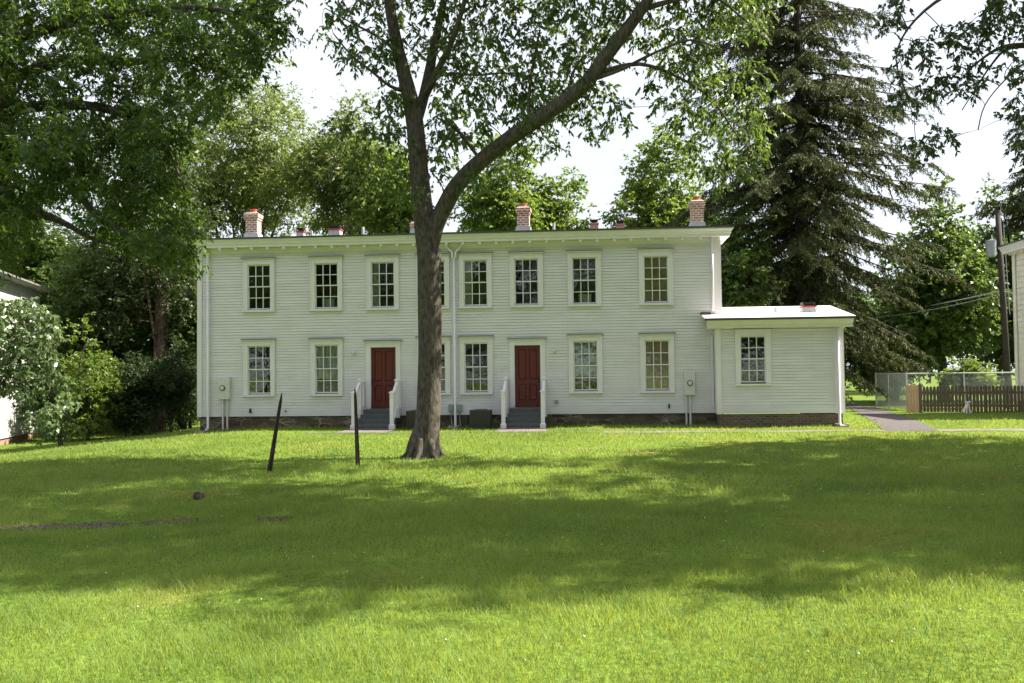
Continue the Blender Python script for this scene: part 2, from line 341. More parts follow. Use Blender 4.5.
# paths: sheets draped a little above the ground
def strip(name, left, right, m, lift=.012, n=60):
    Lp = np.array(left, float); Rp = np.array(right, float)
    def res(P):
        d = np.r_[0, np.cumsum(np.linalg.norm(np.diff(P, axis=0), axis=1))]; s = np.linspace(0, d[-1], n)
        return np.c_[np.interp(s, d, P[:, 0]), np.interp(s, d, P[:, 1])]
    A, B = res(Lp), res(Rp); K = 7; V = []
    for i in range(n):
        for k in range(K):
            q = A[i]+(B[i]-A[i])*k/(K-1); V.append((q[0], q[1], gz(q[0], q[1])+lift))
    V = np.array(V); I = np.arange(n*K).reshape(n, K)
    Fc = np.c_[I[:-1, :-1].ravel(), I[:-1, 1:].ravel(), I[1:, 1:].ravel(), I[1:, :-1].ravel()]
    return tag(np_mesh(name, V, Fc, m, smooth=True), kind='structure'), (A, B)
PW = (-3.95, -3.15)
strip('front_path', [(.2, PW[0]), (28, PW[0]-.2)], [(.2, PW[1]), (28, PW[1]-.2)], FLAG, .012, 90)
strip('edging', [(-9.0, -3.35), (-6, -3.2), (.2, -3.4)], [(-9.0, -3.12), (-6, -3.0), (.2, -3.15)], FLAG, .010, 60)
le = [gp(*p)[:2] for p in [(832, 405.5), (845, 407.5), (857, 412), (868, 419), (884, 431)]]
ri = [gp(*p)[:2] for p in [(852, 404.2), (866, 405.8), (885, 410), (912, 419), (938, 431)]]
_, (BA, BB) = strip('side_path', le, ri, ASPH, .018, 50)
for i, cx in enumerate((-7.23, -2.28)):
    strip('door_slab', [(cx-.88, -3.1), (cx-.88, -1.25)], [(cx+.75, -3.1), (cx+.75, -1.25)], FLAG, .016, 12)
# bare strip of soil where the lawn steps down, left
def soil_strip(pts, w, name='bare_soil'):
    V = []; n = 70; K = 7; P = np.array([gp(*p)[:2] for p in pts]); s = np.linspace(0, len(P)-1, n); rs = np.random.RandomState(5)
    A = np.c_[np.interp(s, range(len(P)), P[:, 0]), np.interp(s, range(len(P)), P[:, 1])]
    ww = w*(.35+.65*np.abs(np.sin(s*2.3+1)))*np.sin(np.linspace(.05, math.pi-.05, n))**.4
    for i in range(n):
        for k in range(K):
            y = A[i, 1]+(k/(K-1)-.5)*ww[i]; x = A[i, 0]
            V.append((x, y, gz(x, y)+.012+rs.rand()*.03*(0 < k < K-1)))
    I = np.arange(n*K).reshape(n, K); Fc = np.c_[I[:-1, :-1].ravel(), I[:-1, 1:].ravel(), I[1:, 1:].ravel(), I[1:, :-1].ravel()]
    tag(np_mesh(name, V, Fc, SOIL, smooth=True), kind='structure'); return A, ww
SOILS = [soil_strip([(-30, 531), (12, 529.5), (60, 527.5), (100, 526), (130, 525.5)], .38), soil_strip([(142, 524.5), (170, 523), (198, 521)], .22),
         soil_strip([(258, 520.5), (275, 520), (292, 519)], .20)]

# ------------------------------------------------------------------ the farmhouse
HX0, HX1, HD = -13.77, 4.18, 7.6
ZB, ZE = .86, 6.71                                    # underside of siding, soffit
house = empty('farmhouse', (-4.8, 0, .4), 'long two storey white clapboard house with two red doors and flat eaves', 'house')
def clap(mb, o, u, n, Ln, z0, z1, openings=(), ex=.098):
    """lapped boards as solid courses; o origin, u along, n outward; openings (a0,a1,z0,z1) along u"""
    o = np.array(o, float); u = np.array(u, float); n = np.array(n, float); z = z0
    while z < z1-1e-6:
        zt = min(z+ex, z1); seg = [(0, Ln)]
        for (a0, a1, q0, q1) in openings:
            if zt > q0+.03 and z < q1-.03:
                ns = []
                for (s0, s1) in seg:
                    if a1 <= s0 or a0 >= s1: ns.append((s0, s1)); continue
                    if a0 > s0: ns.append((s0, a0))
                    if a1 < s1: ns.append((a1, s1))
                seg = ns
        for (s0, s1) in seg:
            def P(a, d, zz): q = o+u*a+n*d; return (q[0], q[1], zz)
            g = .008                                   # the shadow gap under each lap
            pr = [(.026, z+g), (.012, zt), (-.12, zt), (-.12, z), (-.012, z), (-.012, z+g)]
            mb.add([P(s0, d, q) for d, q in pr]+[P(s1, d, q) for d, q in pr],
                   [(0,1,2,3,4,5),(11,10,9,8,7,6)]+[(i, i+6, (i+1) % 6+6, (i+1) % 6) for i in range(6)])
        z += ex
WX = [-11.60, -9.21, -7.23, -5.48, -4.02, -2.28, -0.32, 2.07]
UP = (4.64, 6.07); LO = (1.71, 3.245); GW = .37
wins = [(x, UP) for x in WX]+[(x, LO) for i, x in enumerate(WX) if i not in (2, 5)]
doors = [-7.23, -2.28]
ops = [(x-HX0-GW-.05, x-HX0+GW+.05, z[0]-.07, z[1]+.05) for x, z in wins]+[(x-HX0-.435, x-HX0+.435, 1.10, 3.20) for x in doors]
mb = MB(); clap(mb, (HX0, 0, 0), (1, 0, 0), (0, -1, 0), HX1-HX0, 1.13, 6.71, ops)
mb.box(HX0, doors[0]-.435, -.03, .12, ZB, 1.13); mb.box(doors[0]+.435, doors[1]-.435, -.03, .12, ZB, 1.13); mb.box(doors[1]+.435, HX1, -.03, .12, ZB, 1.13)
for x in doors: mb.box(x-.435, x+.435, 0, .12, ZB, 1.098)
mb.build('wall', PAINT, house)
mb = MB(); clap(mb, (HX0, HD, 0), (0, -1, 0), (-1, 0, 0), HD-.12, ZB, 6.71); mb.build('wall', PAINT, house)
mb = MB(); clap(mb, (HX1, .12, 0), (0, 1, 0), (1, 0, 0), HD-.12, ZB, 6.71); mb.build('wall', PAINT, house)
mb = MB(); clap(mb, (HX1-.12, HD, 0), (-1, 0, 0), (0, 1, 0), HX1-HX0-.24, ZB, 6.71); mb.build('wall', PAINT, house)
MB().prism([(-.047, ZB-.01), (-.031, ZB-.01), (-.031, 6.6), (-.047, 6.6)], HX0-.033, HX0+.12).build('corner_board', TRIM, house)
MB().box(HX0-.048, HX0-.034, -.046, .14, ZB-.01, 6.6).build('corner_board', TRIM, house)
MB().box(HX1-.20, HX1+.033, -.049, -.031, ZB-.01, 6.6).build('corner_board', TRIM, house)
MB().box(HX1+.034, HX1+.048, -.048, .14, ZB-.01, 6.6).build('corner_board', TRIM, house)
mb = MB(); mb.box(HX0+.12, HX1-.2, -.05, -.03, 6.52, 6.60); mb.box(HX0-.02, HX1+.02, -.06, -.026, 6.602, 6.706); mb.build('frieze_board', TRIM, house)
mb = MB()
mb.box(HX0+.03, HX1-.03, .03, HD-.03, -.1, ZB-.012); mb.build('foundation', STONE, house)
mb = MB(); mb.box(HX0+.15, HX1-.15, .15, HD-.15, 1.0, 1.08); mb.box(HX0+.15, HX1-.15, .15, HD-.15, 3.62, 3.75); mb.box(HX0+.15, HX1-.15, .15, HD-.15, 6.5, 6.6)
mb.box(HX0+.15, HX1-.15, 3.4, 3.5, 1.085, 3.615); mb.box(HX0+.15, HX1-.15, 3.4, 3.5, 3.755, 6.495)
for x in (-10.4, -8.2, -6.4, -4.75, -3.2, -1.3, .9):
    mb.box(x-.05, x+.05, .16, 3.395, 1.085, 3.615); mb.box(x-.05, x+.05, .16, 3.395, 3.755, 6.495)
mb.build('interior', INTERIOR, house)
# eaves: box cornice with crown profile, all round, then the roof
OV = .40
def cornice(name, x0, x1, y0, y1, zs, ht, ov, parent):
    """mitred cornice ring; profile out from the wall"""
    prof = [(0, 0), (ov-.10, 0), (ov-.10, ht*.30), (ov-.07, ht*.36), (ov-.05, ht*.62), (ov-.01, ht*.80), (ov, ht*.86), (ov, ht), (0, ht)]
    mb = MB(); rings = []
    cs = [(x0, y0, -1, -1), (x1, y0, 1, -1), (x1, y1, 1, 1), (x0, y1, -1, 1)]
    vs = []; n = len(prof)
    for (x, y, sx, sy) in cs:
        for (d, z) in prof: vs.append((x+sx*d, y+sy*d, zs+z))
    fs = []
    for c in range(4):
        for k in range(n): 
            a = c*n+k; b = c*n+(k+1) % n; c2 = ((c+1) % 4)*n
            fs.append((a, c2+k, c2+(k+1) % n, b))
    mb.add(vs, fs); return mb.build(name, TRIM, parent)
cornice('cornice', HX0, HX1, 0, HD, 6.712, .265, OV+.02, house)
for k in range(32):
    x = HX0+.30+k*.5665
    if x > HX1-.1: break
    MB().box(x-.045, x+.045, -.30, -.15, 6.625, 6.711).build('cornice_block', TRIM, house)
rz, rr = 6.98, 7.40; x0, x1, y0, y1 = HX0-OV-.05, HX1+OV+.05, -OV-.05, HD+OV+.05
ym = (y0+y1)/2
mb = MB(); e = .055
mb.add([(x0,y0,rz),(x1,y0,rz),(x1,y1,rz),(x0,y1,rz),(x0,y0,rz+e),(x1,y0,rz+e),(x1,y1,rz+e),(x0,y1,rz+e),(x0+4,ym,rr),(x1-4,ym,rr)],
       [(0,3,2,1),(0,1,5,4),(1,2,6,5),(2,3,7,6),(3,0,4,7),(4,5,9,8),(5,6,9),(6,7,8,9),(7,4,8)])
roof = mb.build('roof', ROOFEDGE, house)
def roofz(y): return rz+e+(rr-rz-e)*max(0, 1-abs(y-ym)/(ym-y0))
# chimneys and vents on the roof
CHY = 3.6
def chimney(px, top, w, pot=True, roofp=roof, yy=CHY):
    c = at(px, top, yy); x = c[0]; zt = c[2]; zb = roofz(yy)-.1; h = w/2
    mb = MB(); mb.box(x-h, x+h, yy-h, yy+h, zb+.25, zt-.26); mb.box(x-h-.03, x+h+.03, yy-h-.03, yy+h+.03, zt-.258, zt-.17); mb.box(x-h-.06, x+h+.06, yy-h-.06, yy+h+.06, zt-.168, zt-.03)
    c_ = mb.build('chimney', BRICK, house)
    MB().frustum(x, yy, zb, zb+.48, h+.10, h+.10, h+.04, h+.04).build('flashing', LEADM, c_)
    MB().frustum(x, yy, zt-.028, zt+.02, h+.03, h+.03, h-.03, h-.03).build('chimney_cap', CONC, c_)
    MB().tube([(x, yy, zt-.02), (x, yy, zt+.13), (x, yy, zt+.135), (x, yy, zt+.16)], [.15, .13, .155, .155], 14).build('chimney_pot', CLAY, c_)
for px, top in ((253.4, 213.8), (418.5, 223), (523.3, 208), (696.6, 201.5)): chimney(px, top, .46)
def rvent(px, top, w, yy, col=REDPAINT, cap=True):
    c = at(px, top, yy); x, zt = c[0], c[2]; zb = roofz(yy)-.03 if x < HX1 else wingz(yy)-.03; h = w/2
    mb = MB(); mb.frustum(x, yy, zb, zt-.17, h+.02, h+.02, h, h); o = mb.build('roof_vent', LEADM if col is not CLAY else PINKV, house)
    MB().box(x-h-.03, x+h+.03, yy-h-.03, yy+h+.03, zt-.168, zt-.125).build('vent_collar', col if col is not CLAY else PINKV, o)
    m2 = MB(); m2.box(x-h+.05, x+h-.05, yy-h+.05, yy+h-.05, zt-.124, zt-.06); m2.box(x-h+.005, x+h-.005, yy-h+.005, yy+h-.005, zt-.059, zt); m2.build('vent_hood', DARKMET, o)
def pipe(px, top, yy, r=.05):
    c = at(px, top, yy); zb = roofz(yy)-.03 if c[0] < HX1 else wingz(yy)-.03
    MB().tube([(c[0], yy, zb), (c[0], yy, c[2])], r, 12).build('vent_pipe', LEADM, house)
WEZ, WRZ, WY0, WYR = 3.90, 4.46, -1.10, 2.2
def wingz(y): return WEZ+.05+(WRZ-WEZ-.05)*(1-abs(y-WYR)/(WYR-WY0))
for px, top, w, yy in ((301, 228.2, .26, 3.0), (335.5, 226, .42, 3.0)): rvent(px, top, w, yy)
for px, top, w, yy in ((594, 220, .30, 3.0), (620, 221, .30, 3.0)): rvent(px, top, w, yy, CLAY)
for px, top in ((311.6, 231), (363, 227), (553.8, 223.5), (611.5, 222)): pipe(px, top, 3.0)
# windows
def window(cx, z0, z1, yf, kind=0):
    """casing is the window part; sashes, glass, sill, cap and blind are its sub-parts. yf = wall face"""
    y = yf; g = GW; zm = (z0+z1)/2
    mb = MB()                                          # casing
    ow, iw = .545, g+.035
    mb.box(cx-ow, cx-iw, y-.055, y+.12, z0-.105, z1+.245); mb.box(cx+iw, cx+ow, y-.055, y+.12, z0-.105, z1+.245)
    mb.box(cx-iw+.0005, cx+iw-.0005, y-.055, y+.12, z1+.05, z1+.245)
    mb.box(cx-iw-.035, cx+iw+.035, y-.068, y-.0555, z1+.06, z1+.085)
    mb.box(cx-ow-.02, cx-ow+.03, y-.066, y-.0555, z0-.10, z1+.244); mb.box(cx+ow-.03, cx+ow+.02, y-.066, y-.0555, z0-.10, z1+.244)
    w = mb.build('window', TRIM, house, bevel=.004)
    MB().box(cx-ow-.03, cx+ow+.03, y-.10, y+.10, z0-.165, z0-.108).build('sill', TRIM, w)
    m2 = MB(); m2.box(cx-.62, cx+.62, y-.135, y+.0, z1+.286, z1+.30); m2.box(cx-.62, cx+.62, y-.135, y-.13, z1+.268, z1+.2855); m2.build('drip_cap', CAPMET, w)
    m2 = MB(); m2.prism([(y-.0, z1+.246), (y-.075, z1+.246), (y-.11, z1+.284), (y, z1+.284)], cx-.60, cx+.60); m2.build('head_moulding', TRIM, w)
    def sash(za, zb, yy, top):
        m = MB(); s = .034; b = .052
        m.box(cx-g-s, cx-g, yy, yy+.035, za, zb); m.box(cx+g, cx+g+s, yy, yy+.035, za, zb)
        m.box(cx-g, cx+g, yy+.0005, yy+.0345, za, za+b*.7); m.box(cx-g, cx+g, yy+.0005, yy+.0345, zb-b*.6, zb)
        for k in (1, 2): xx = cx-g+2*g*k/3; m.box(xx-.0135, xx+.0135, yy-.004, yy+.034, za+.03, zb-.03)
        zz = (za+zb)/2; m.box(cx-g, cx+g, yy-.002, yy+.033, zz-.0125, zz+.0125)
        m.build('sash', TRIM, w)
    sash(zm-.012, z1+.045, y+.0, True); sash(z0-.065, zm+.018, y+.038, False)
    MB().box(cx-g-.01, cx+g+.01, y+.018, y+.021, zm, z1+.03).build('pane', GLASS, w)
    MB().box(cx-g-.01, cx+g+.01, y+.054, y+.057, z0-.05, zm).build('pane', GLASS, w)
    def wavy(za, zb, x0, x1, m):
        n = 24; V = []; 
        for i in range(n+1):
            x = x0+(x1-x0)*i/n; d = .135+.012*math.sin(i*1.9)+.006*math.sin(i*.7+cx)
            V += [(x, y+d, za), (x, y+d, zb), (x, y+d+.004, zb), (x, y+d+.004, za)]
        q = MB(); q.add(V, [tuple(4*i+a for a in (0, 4, 5, 1)) for i in range(n)]+[(4*i+3, 4*i+2, 4*i+6, 4*i+7) for i in range(n)]); q.build('curtain', m, w)
    if kind == 1: wavy(z0+.42, z1+.02, cx-g-.02, cx+g+.02, WHITEB)
    if kind == 2:
        MB().box(cx-g*.55, cx+g*.6, y+.14, y+.30, z0-.03, z0+.27).build('window_box', WHITEB, w)
    if kind == 3: MB().box(cx-g-.02, cx+g+.02, y+.135, y+.14, z0+.34, z1+.03).build('roller_shade', TANB, w); MB().box(cx-g-.02, cx+g+.02, y+.145, y+.15, z0-.05, z0+.339).build('roller_shade', TANB, w)
    if kind == 4: wavy(z0-.03, z1+.02, cx-g-.02, cx-g*.45, WHITEB)
    return w
kinds = {(1, 'U'): 2, (6, 'U'): 2, (7, 'U'): 3, (1, 'L'): 1, (7, 'L'): 3, (4, 'U'): 4, (2, 'U'): 4, (6, 'L'): 1}
for i, x in enumerate(WX): window(x, *UP, 0, kinds.get((i, 'U'), 0))
for i, x in enumerate(WX):
    if i not in (2, 5): window(x, *LO, 0, kinds.get((i, 'L'), 0))
# doors
def door(cx, hs):
    z0, z1 = 1.105, 3.19; hw = .43; y = .03
    m = MB(); stile = .115
    xs = [cx-hw, cx-hw+stile, cx-.05, cx+.05, cx+hw-stile, cx+hw]
    rows = [(z0, z0+.22), (z0+.78, z0+.93), (z1-.13, z1)]
    m.box(xs[0], xs[1], y, y+.045, z0, z1); m.box(xs[4], xs[5], y, y+.045, z0, z1)
    m.box(xs[1], xs[4], y, y+.045, *rows[0]); m.box(xs[1], xs[4], y, y+.045, *rows[1]); m.box(xs[1], xs[4], y, y+.045, *rows[2])
    for a, b in ((rows[0][1], rows[1][0]), (rows[1][1], rows[2][0])):
        m.box(xs[2], xs[3], y, y+.045, a, b)
        for p, q in ((xs[1], xs[2]), (xs[3], xs[4])):
            m.box(p, q, y+.026, y+.04, a, b)
            v0 = .012; m.add([(p+.035,y+.010,a+.035),(q-.035,y+.010,a+.035),(q-.035,y+.010,b-.035),(p+.035,y+.010,b-.035),(p+.01,y+.0255,a+.01),(q-.01,y+.0255,a+.01),(q-.01,y+.0255,b-.01),(p+.01,y+.0255,b-.01)],
                             [(0,1,2,3),(0,4,5,1),(1,5,6,2),(2,6,7,3),(3,7,4,0)])
    d = m.build('door', REDDOOR, house, bevel=.003)
    hx = cx+hs*(hw-.06); k = MB(); k.tube([(hx, y, 2.02), (hx, y-.03, 2.02), (hx, y-.035, 2.02), (hx, y-.07, 2.02)], [.012, .012, .03, .026], 12); k.box(hx-.022, hx+.022, y-.008, y, 1.93, 2.14); k.build('door_knob', DARKMET, d)
    m = MB(); m.box(cx-.60, cx-hw-.004, -.055, .12, 1.105, 3.385); m.box(cx+hw+.004, cx+.60, -.055, .12, 1.105, 3.385); m.box(cx-hw-.0035, cx+hw+.0035, -.055, .12, 3.195, 3.385)
    m.build('door_frame', TRIM, d, bevel=.004)
    m2 = MB(); m2.box(cx-.68, cx+.68, -.135, 0, 3.427, 3.442); m2.box(cx-.68, cx+.68, -.135, -.13, 3.408, 3.4265); m2.build('drip_cap', CAPMET, d)
    MB().prism([(0, 3.386), (-.075, 3.386), (-.11, 3.425), (0, 3.425)], cx-.66, cx+.66).build('head_moulding', TRIM, d)
    MB().box(cx-hw, cx+hw, -.06, .10, 1.075+.0245, 1.104).build('threshold', GREYSTEP, d)
door(doors[0], -1); door(doors[1], 1)
# stoops
def stoop(cx):
    zg = .36; n = 4; zt = 1.075; rise = (zt-.44)/n; land = .52; tr = .27
    m = MB()
    for k in range(n):
        z1 = zt-k*rise; yb = -(land+tr*k)
        if k == 0: m.box(cx-.60, cx+.48, -land-.02, -.031, z1-.035, z1); m.box(cx-.59, cx+.46, -land, -.05, zg, z1-.0355)
        else: m.box(cx-.635, cx+.50, yb-.02, yb+tr-.001, z1-.035, z1); m.box(cx-.62, cx+.48, yb, yb+tr-.002, zg, z1-.0355)
    s = m.build('steps', GREYSTEP, house, bevel=.004)
    yf = -(land+tr*(n-1))-.02; yr = -land+.02
    for sx in (-1, 1):
        x = cx+(.575 if sx > 0 else -.705)
        m = MB(); h = .062
        m.box(x-h, x+h, yf-h, yf+h, zg, 1.64); m.box(x-h-.03, x+h+.03, yf-h-.03, yf+h+.03, zg, .60); m.frustum(x, yf, .6005, .63, h+.03, h+.03, h, h)
        m.box(x-h-.025, x+h+.025, yf-h-.025, yf+h+.025, 1.6405, 1.675); m.frustum(x, yf, 1.6755, 1.715, h+.015, h+.015, .02, .02); m.build('newel_post', TRIM, s)
        m = MB(); m.box(x-h, x+h, yr-h, yr+h, .80, 2.05); m.box(x-h-.025, x+h+.025, yr-h-.025, yr+h+.025, 2.0505, 2.085); m.frustum(x, yr, 2.0855, 2.12, h+.015, h+.015, .02, .02); m.box(x-h-.02, x+h+.02, yr-h-.02, yr+h+.02, .80, .88); m.build('newel_post', TRIM, s)
        m = MB(); m.box(x-.045, x+.045, -.115, -.056, 1.08, 2.05); m.build('newel_post', TRIM, s)
        m = MB()                                      # rails, sloped then level, with boarded infill
        ya, yb_ = yf+h, yr-h
        def bar(z0a, z0b, th, w):
            m.add([(x-w, ya, z0a), (x+w, ya, z0a), (x+w, yb_, z0b), (x-w, yb_, z0b), (x-w, ya, z0a+th), (x+w, ya, z0a+th), (x+w, yb_, z0b+th), (x-w, yb_, z0b+th)], [(0,3,2,1),(4,5,6,7),(0,1,5,4),(1,2,6,5),(2,3,7,6),(3,0,4,7)])
        bar(1.50, 1.92, .075, .045); bar(.62, 1.10, .07, .03)
        m.box(x-.045, x+.045, yr+h, -.116, 1.945, 2.02); m.box(x-.03, x+.03, yr+h, -.116, 1.12, 1.19)
        m.build('handrail', TRIM, s)
        nb = 5
        for k in range(nb):
            t = (k+1)/(nb+1); yy = ya+(yb_-ya)*t; a = .69+.48*t; b = 1.50+.42*t
            MB().box(x-.017, x+.017, yy-.017, yy+.017, a, b).build('baluster', TRIM, s)
        for k in range(3):
            yy = yr+h+(-.116-yr-h)*(k+1)/4; MB().box(x-.017, x+.017, yy-.017, yy+.017, 1.191, 1.944).build('baluster', TRIM, s)
for cx in doors: stoop(cx)
# downspouts
def spout(x, y, z0, z1, name='downspout', foot=True, r=.042, wy=-.11):
    P = [(x, y, z1)]
    P += [(x, y, z0+.10)]
    if foot: P += [(x, y-.02, z0+.04), (x-.02, y-.12, z0-.01)]
    return MB().tube(P, r, 12).build(name, TRIM, house, smooth=True)
spout(-13.40, -.11, .42, 6.70); spout(3.93, -.115, 4.13, 6.70, foot=False)
xs = -4.745
m = MB(); m.tube([(xs, -.11, 6.18), (xs, -.11, .50), (xs, -.14, .45), (xs, -.22, .41)], .042, 12)
m.build('downspout', TRIM, house, smooth=True)
for s in (-1, 1):
    m = MB(); m.tube([(xs+s*.26, -.16, 6.715), (xs+s*.26, -.15, 6.62), (xs+s*.20, -.13, 6.53), (xs+s*.09, -.11, 6.44), (xs+s*.06, -.11, 6.36), (xs+s*.06, -.11, 6.24), (xs+s*.02, -.11, 6.17)], .040, 12)
    m.build('downspout', TRIM, house, smooth=True)
# meters, boxes, little fittings on the wall
def meter(x0, x1, z0, z1, cxs, dial, zg):
    m = MB().box(x0, x1, -.17, -.026, z0, z1).build('meter_box', GREYBOX, house, bevel=.01)
    MB().tube([(dial[0], -.17, dial[1]), (dial[0], -.20, dial[1])], .095, 20).build('dial_ring', DARKMET, m)
    MB().tube([(dial[0], -.2005, dial[1]), (dial[0], -.25, dial[1])], [.075, .060], 20).build('dial_glass', GREYBOX, m)
    for c in cxs: MB().tube([(c, -.09, zg-.05), (c, -.09, z0)], .033, 10).build('conduit', GREYBOX, m)
def ux(px, py, Y=-.17): return at(px, py, Y)
a = ux(217.5, 377); b = ux(229.2, 399.3); meter(a[0], b[0], b[2], a[2], (ux(222, 410)[0], ux(226.4, 410)[0]), (ux(222.4, 388)[0], ux(222, 388)[2]), .3)
a = ux(684.2, 371.6); b = ux(695.3, 395.2); meter(a[0], b[0], b[2], a[2], (ux(686.6, 410)[0], ux(690.6, 410)[0]), (ux(690, 383)[0], ux(690, 383)[2]), .4)
for p in ((448.5, 404.8, 453.6, 411.6), (456.9, 404.8, 462, 411.6)):
    a = ux(p[0], p[1], -.1); b = ux(p[2], p[3], -.1); m = MB().box(a[0], b[0], -.12, -.031, b[2], a[2]).build('junction_box', GREYBOX2, house, bevel=.006)
    c = (a[0]+b[0])/2; MB().tube([(c, -.07, b[2]), (c, -.07, .75), (c+.05, -.2, .5)], .014, 8).build('conduit', GREYBOX2, m)
for px, py in ((353.5, 353), (554.3, 350.8)):
    c = at(px, py, -.1); m = MB(); m.tube([(c[0], -.026, c[2]+.03), (c[0], -.045, c[2]+.03)], .065, 16); b_ = m.build('wall_lamp', TRIM, house)
    MB().tube([(c[0], -.10, c[2]+.07), (c[0], -.10, c[2]+.02), (c[0], -.10, c[2]-.06)], [.03, .065, .05], 14).build('lamp_shade', LAMPG, b_, smooth=True)
    MB().tube([(c[0], -.046, c[2]+.04), (c[0], -.10, c[2]+.072)], .012, 8).build('lamp_arm', DARKMET, b_)
for px, py, w, h in ((556.5, 401.6, .13, .09), (250.3, 410.8, .07, .15), (669, 406, .055, .14), (541, 408, .03, .03), (285.5, 411, .04, .04)):
    c = at(px, py, -.06); MB().frustum(c[0], -.062, c[2]-h/2, c[2]+h/2, w/2, .036, w/2*.8, .03).build('vent_hood' if w > .1 else 'hose_tap', GREYBOX2 if w > .1 else DARKMET, house)
# ---- the low wing
wing = house
mb = MB(); WX0, WX1, WYF, WYB = 3.96, 7.92, -.70, 4.9
wop = [(5.10-WX0-GW-.05-.0, 5.10-WX0+GW+.05, 1.93-.07, 3.315+.05)]
clap(mb, (WX0, WYF, 0), (1, 0, 0), (0, -1, 0), WX1-WX0, 1.13, 3.62, wop); mb.box(WX0, WX1, WYF-.03, WYF+.12, ZB, 1.13)
mb.build('wall', PAINT, house)
mb = MB(); clap(mb, (WX0, -.03, 0), (0, -1, 0), (-1, 0, 0), .55, ZB, 3.62); mb.build('wall', PAINT, house)
mb = MB(); clap(mb, (WX1, WYF+.12, 0), (0, 1, 0), (1, 0, 0), WYB-WYF-.12, ZB, 3.62)
mb.add([(WX1-.12, WYF, 3.621), (WX1-.12, WYB, 3.621), (WX1-.12, WYR, 4.38), (WX1, WYF, 3.621), (WX1, WYB, 3.621), (WX1, WYR, 4.38)], [(0,1,2),(3,5,4),(0,3,4,1),(0,2,5,3),(1,4,5,2)])
mb.build('wall', PAINT, house)
mb = MB(); clap(mb, (WX1-.12, WYB, 0), (-1, 0, 0), (0, 1, 0), WX1-.12-HX1-.03, ZB, 3.62); mb.build('wall', PAINT, house)
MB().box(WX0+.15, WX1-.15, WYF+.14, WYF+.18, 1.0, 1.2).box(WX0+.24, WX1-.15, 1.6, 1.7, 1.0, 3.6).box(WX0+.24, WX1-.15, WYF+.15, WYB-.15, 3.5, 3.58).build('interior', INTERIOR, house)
for q in ((WX0-.033, WX0+.115, WYF-.048, WYF-.031), (WX0-.048, WX0-.034, WYF-.047, WYF+.10), (WX1-.25, WX1+.033, WYF-.048, WYF-.031), (WX1+.034, WX1+.048, WYF-.047, WYF+.12)):
    MB().box(*q, ZB-.02, 3.62).build('corner_board', TRIM, house)
m = MB(); m.box(WX0+.04, WX1-.02, WYF+.02, WYF+.18, -.1, ZB-.025); m.box(WX1-.2, WX1-.021, WYF+.181, WYB-.03, -.1, ZB-.025); m.box(WX0+.04, WX0+.2, WYF+.181, .029, -.1, ZB-.025); m.build('foundation', BRICKW, house)
# wing eave cornice (front, returned at both ends) and roof
prof = [(WYF-.024, 3.621), (WYF-.23, 3.621), (WYF-.23, 3.73), (WYF-.27, 3.75), (WYF-.34, 3.84), (WYF-.37, 3.895), (WYF-.024, 3.895)]
MB().prism(prof, WX0-.32, WX1+.30).build('cornice', TRIM, house)
m = MB(); XE0, XE1 = WX0-.42, WX1+.36
m.add([(XE0,WY0,WEZ),(XE1,WY0,WEZ),(XE1,WYR,WRZ),(XE0,WYR,WRZ),(XE0,WY0,WEZ+.045),(XE1,WY0,WEZ+.045),(XE1,WYR,WRZ+.045),(XE0,WYR,WRZ+.045)],
      [(0,3,2,1),(0,1,5,4),(1,2,6,5),(2,3,7,6),(3,0,4,7)])
m.add([(XE0,WY0,WEZ+.0455),(XE1,WY0,WEZ+.0455),(XE1,WYR,WRZ+.0455),(XE0,WYR,WRZ+.0455)], [(0,1,2,3)])
YB2 = WYR+(WYR-WY0)
# the part west of the main wall stops at y=0
m = MB()
def slab(x0, x1, ya, yb, t=.05):
    def zf(y): return WEZ+(WRZ-WEZ)*(1-abs(y-WYR)/(WYR-WY0))
    m.add([(x0,ya,zf(ya)),(x1,ya,zf(ya)),(x1,yb,zf(yb)),(x0,yb,zf(yb)),(x0,ya,zf(ya)+t),(x1,ya,zf(ya)+t),(x1,yb,zf(yb)+t),(x0,yb,zf(yb)+t)],
          [(0,3,2,1),(4,5,6,7),(0,1,5,4),(1,2,6,5),(2,3,7,6),(3,0,4,7)])
slab(XE0, HX1+.045, WY0, -.026); slab(HX1+.0455, XE1, WY0, WYR); slab(HX1+.0455, XE1, WYR+.0005, YB2)
wr = m.build('roof', ROOFW, house)
MB().box(XE0-.006, XE1+.006, WY0-.012, WY0-.001, WEZ-.03, WEZ+.046).build('roof_edge', ROOFEDGE, wr)
MB().box(XE0-.02, HX1-.32, -.075, -.0245, wingz(0)+.005, wingz(0)+.09).build('flashing', ROOFEDGE, wr)
window(5.10, 1.93, 3.315, WYF, 0)
spout(WX1-.15, WYF-.11, .46, 3.62)
# a narrow trim strip at the inner corner
MB().box(WX0-.115, WX0-.05, -.06, -.03, 1.05, 3.40).build('corner_board', TRIM, house)
rvent(807.7, 302.5, .42, .3); pipe(775.5, 307, .3, .06)
# splash blocks
def splash(x, y, i):
    m = MB(); z = gz(x, y); m.box(x-.16, x+.16, y-.32, y+.22, z, z+.06); m.box(x-.16, x-.12, y-.32, y+.22, z+.0605, z+.10); m.box(x+.12, x+.16, y-.32, y+.22, z+.0605, z+.10)
    tag(m.build('splash_block', CONC, bevel=.008), i, 'splash block', 'splash blocks under the downspouts')
splash(-13.45, -.42, 'pale concrete splash block at the left corner of the white house')
splash(-4.745, -.42, 'dark concrete splash block under the forked middle downspout')
splash(WX1-.17, WYF-.42, 'white splash block at the right corner of the low wing')
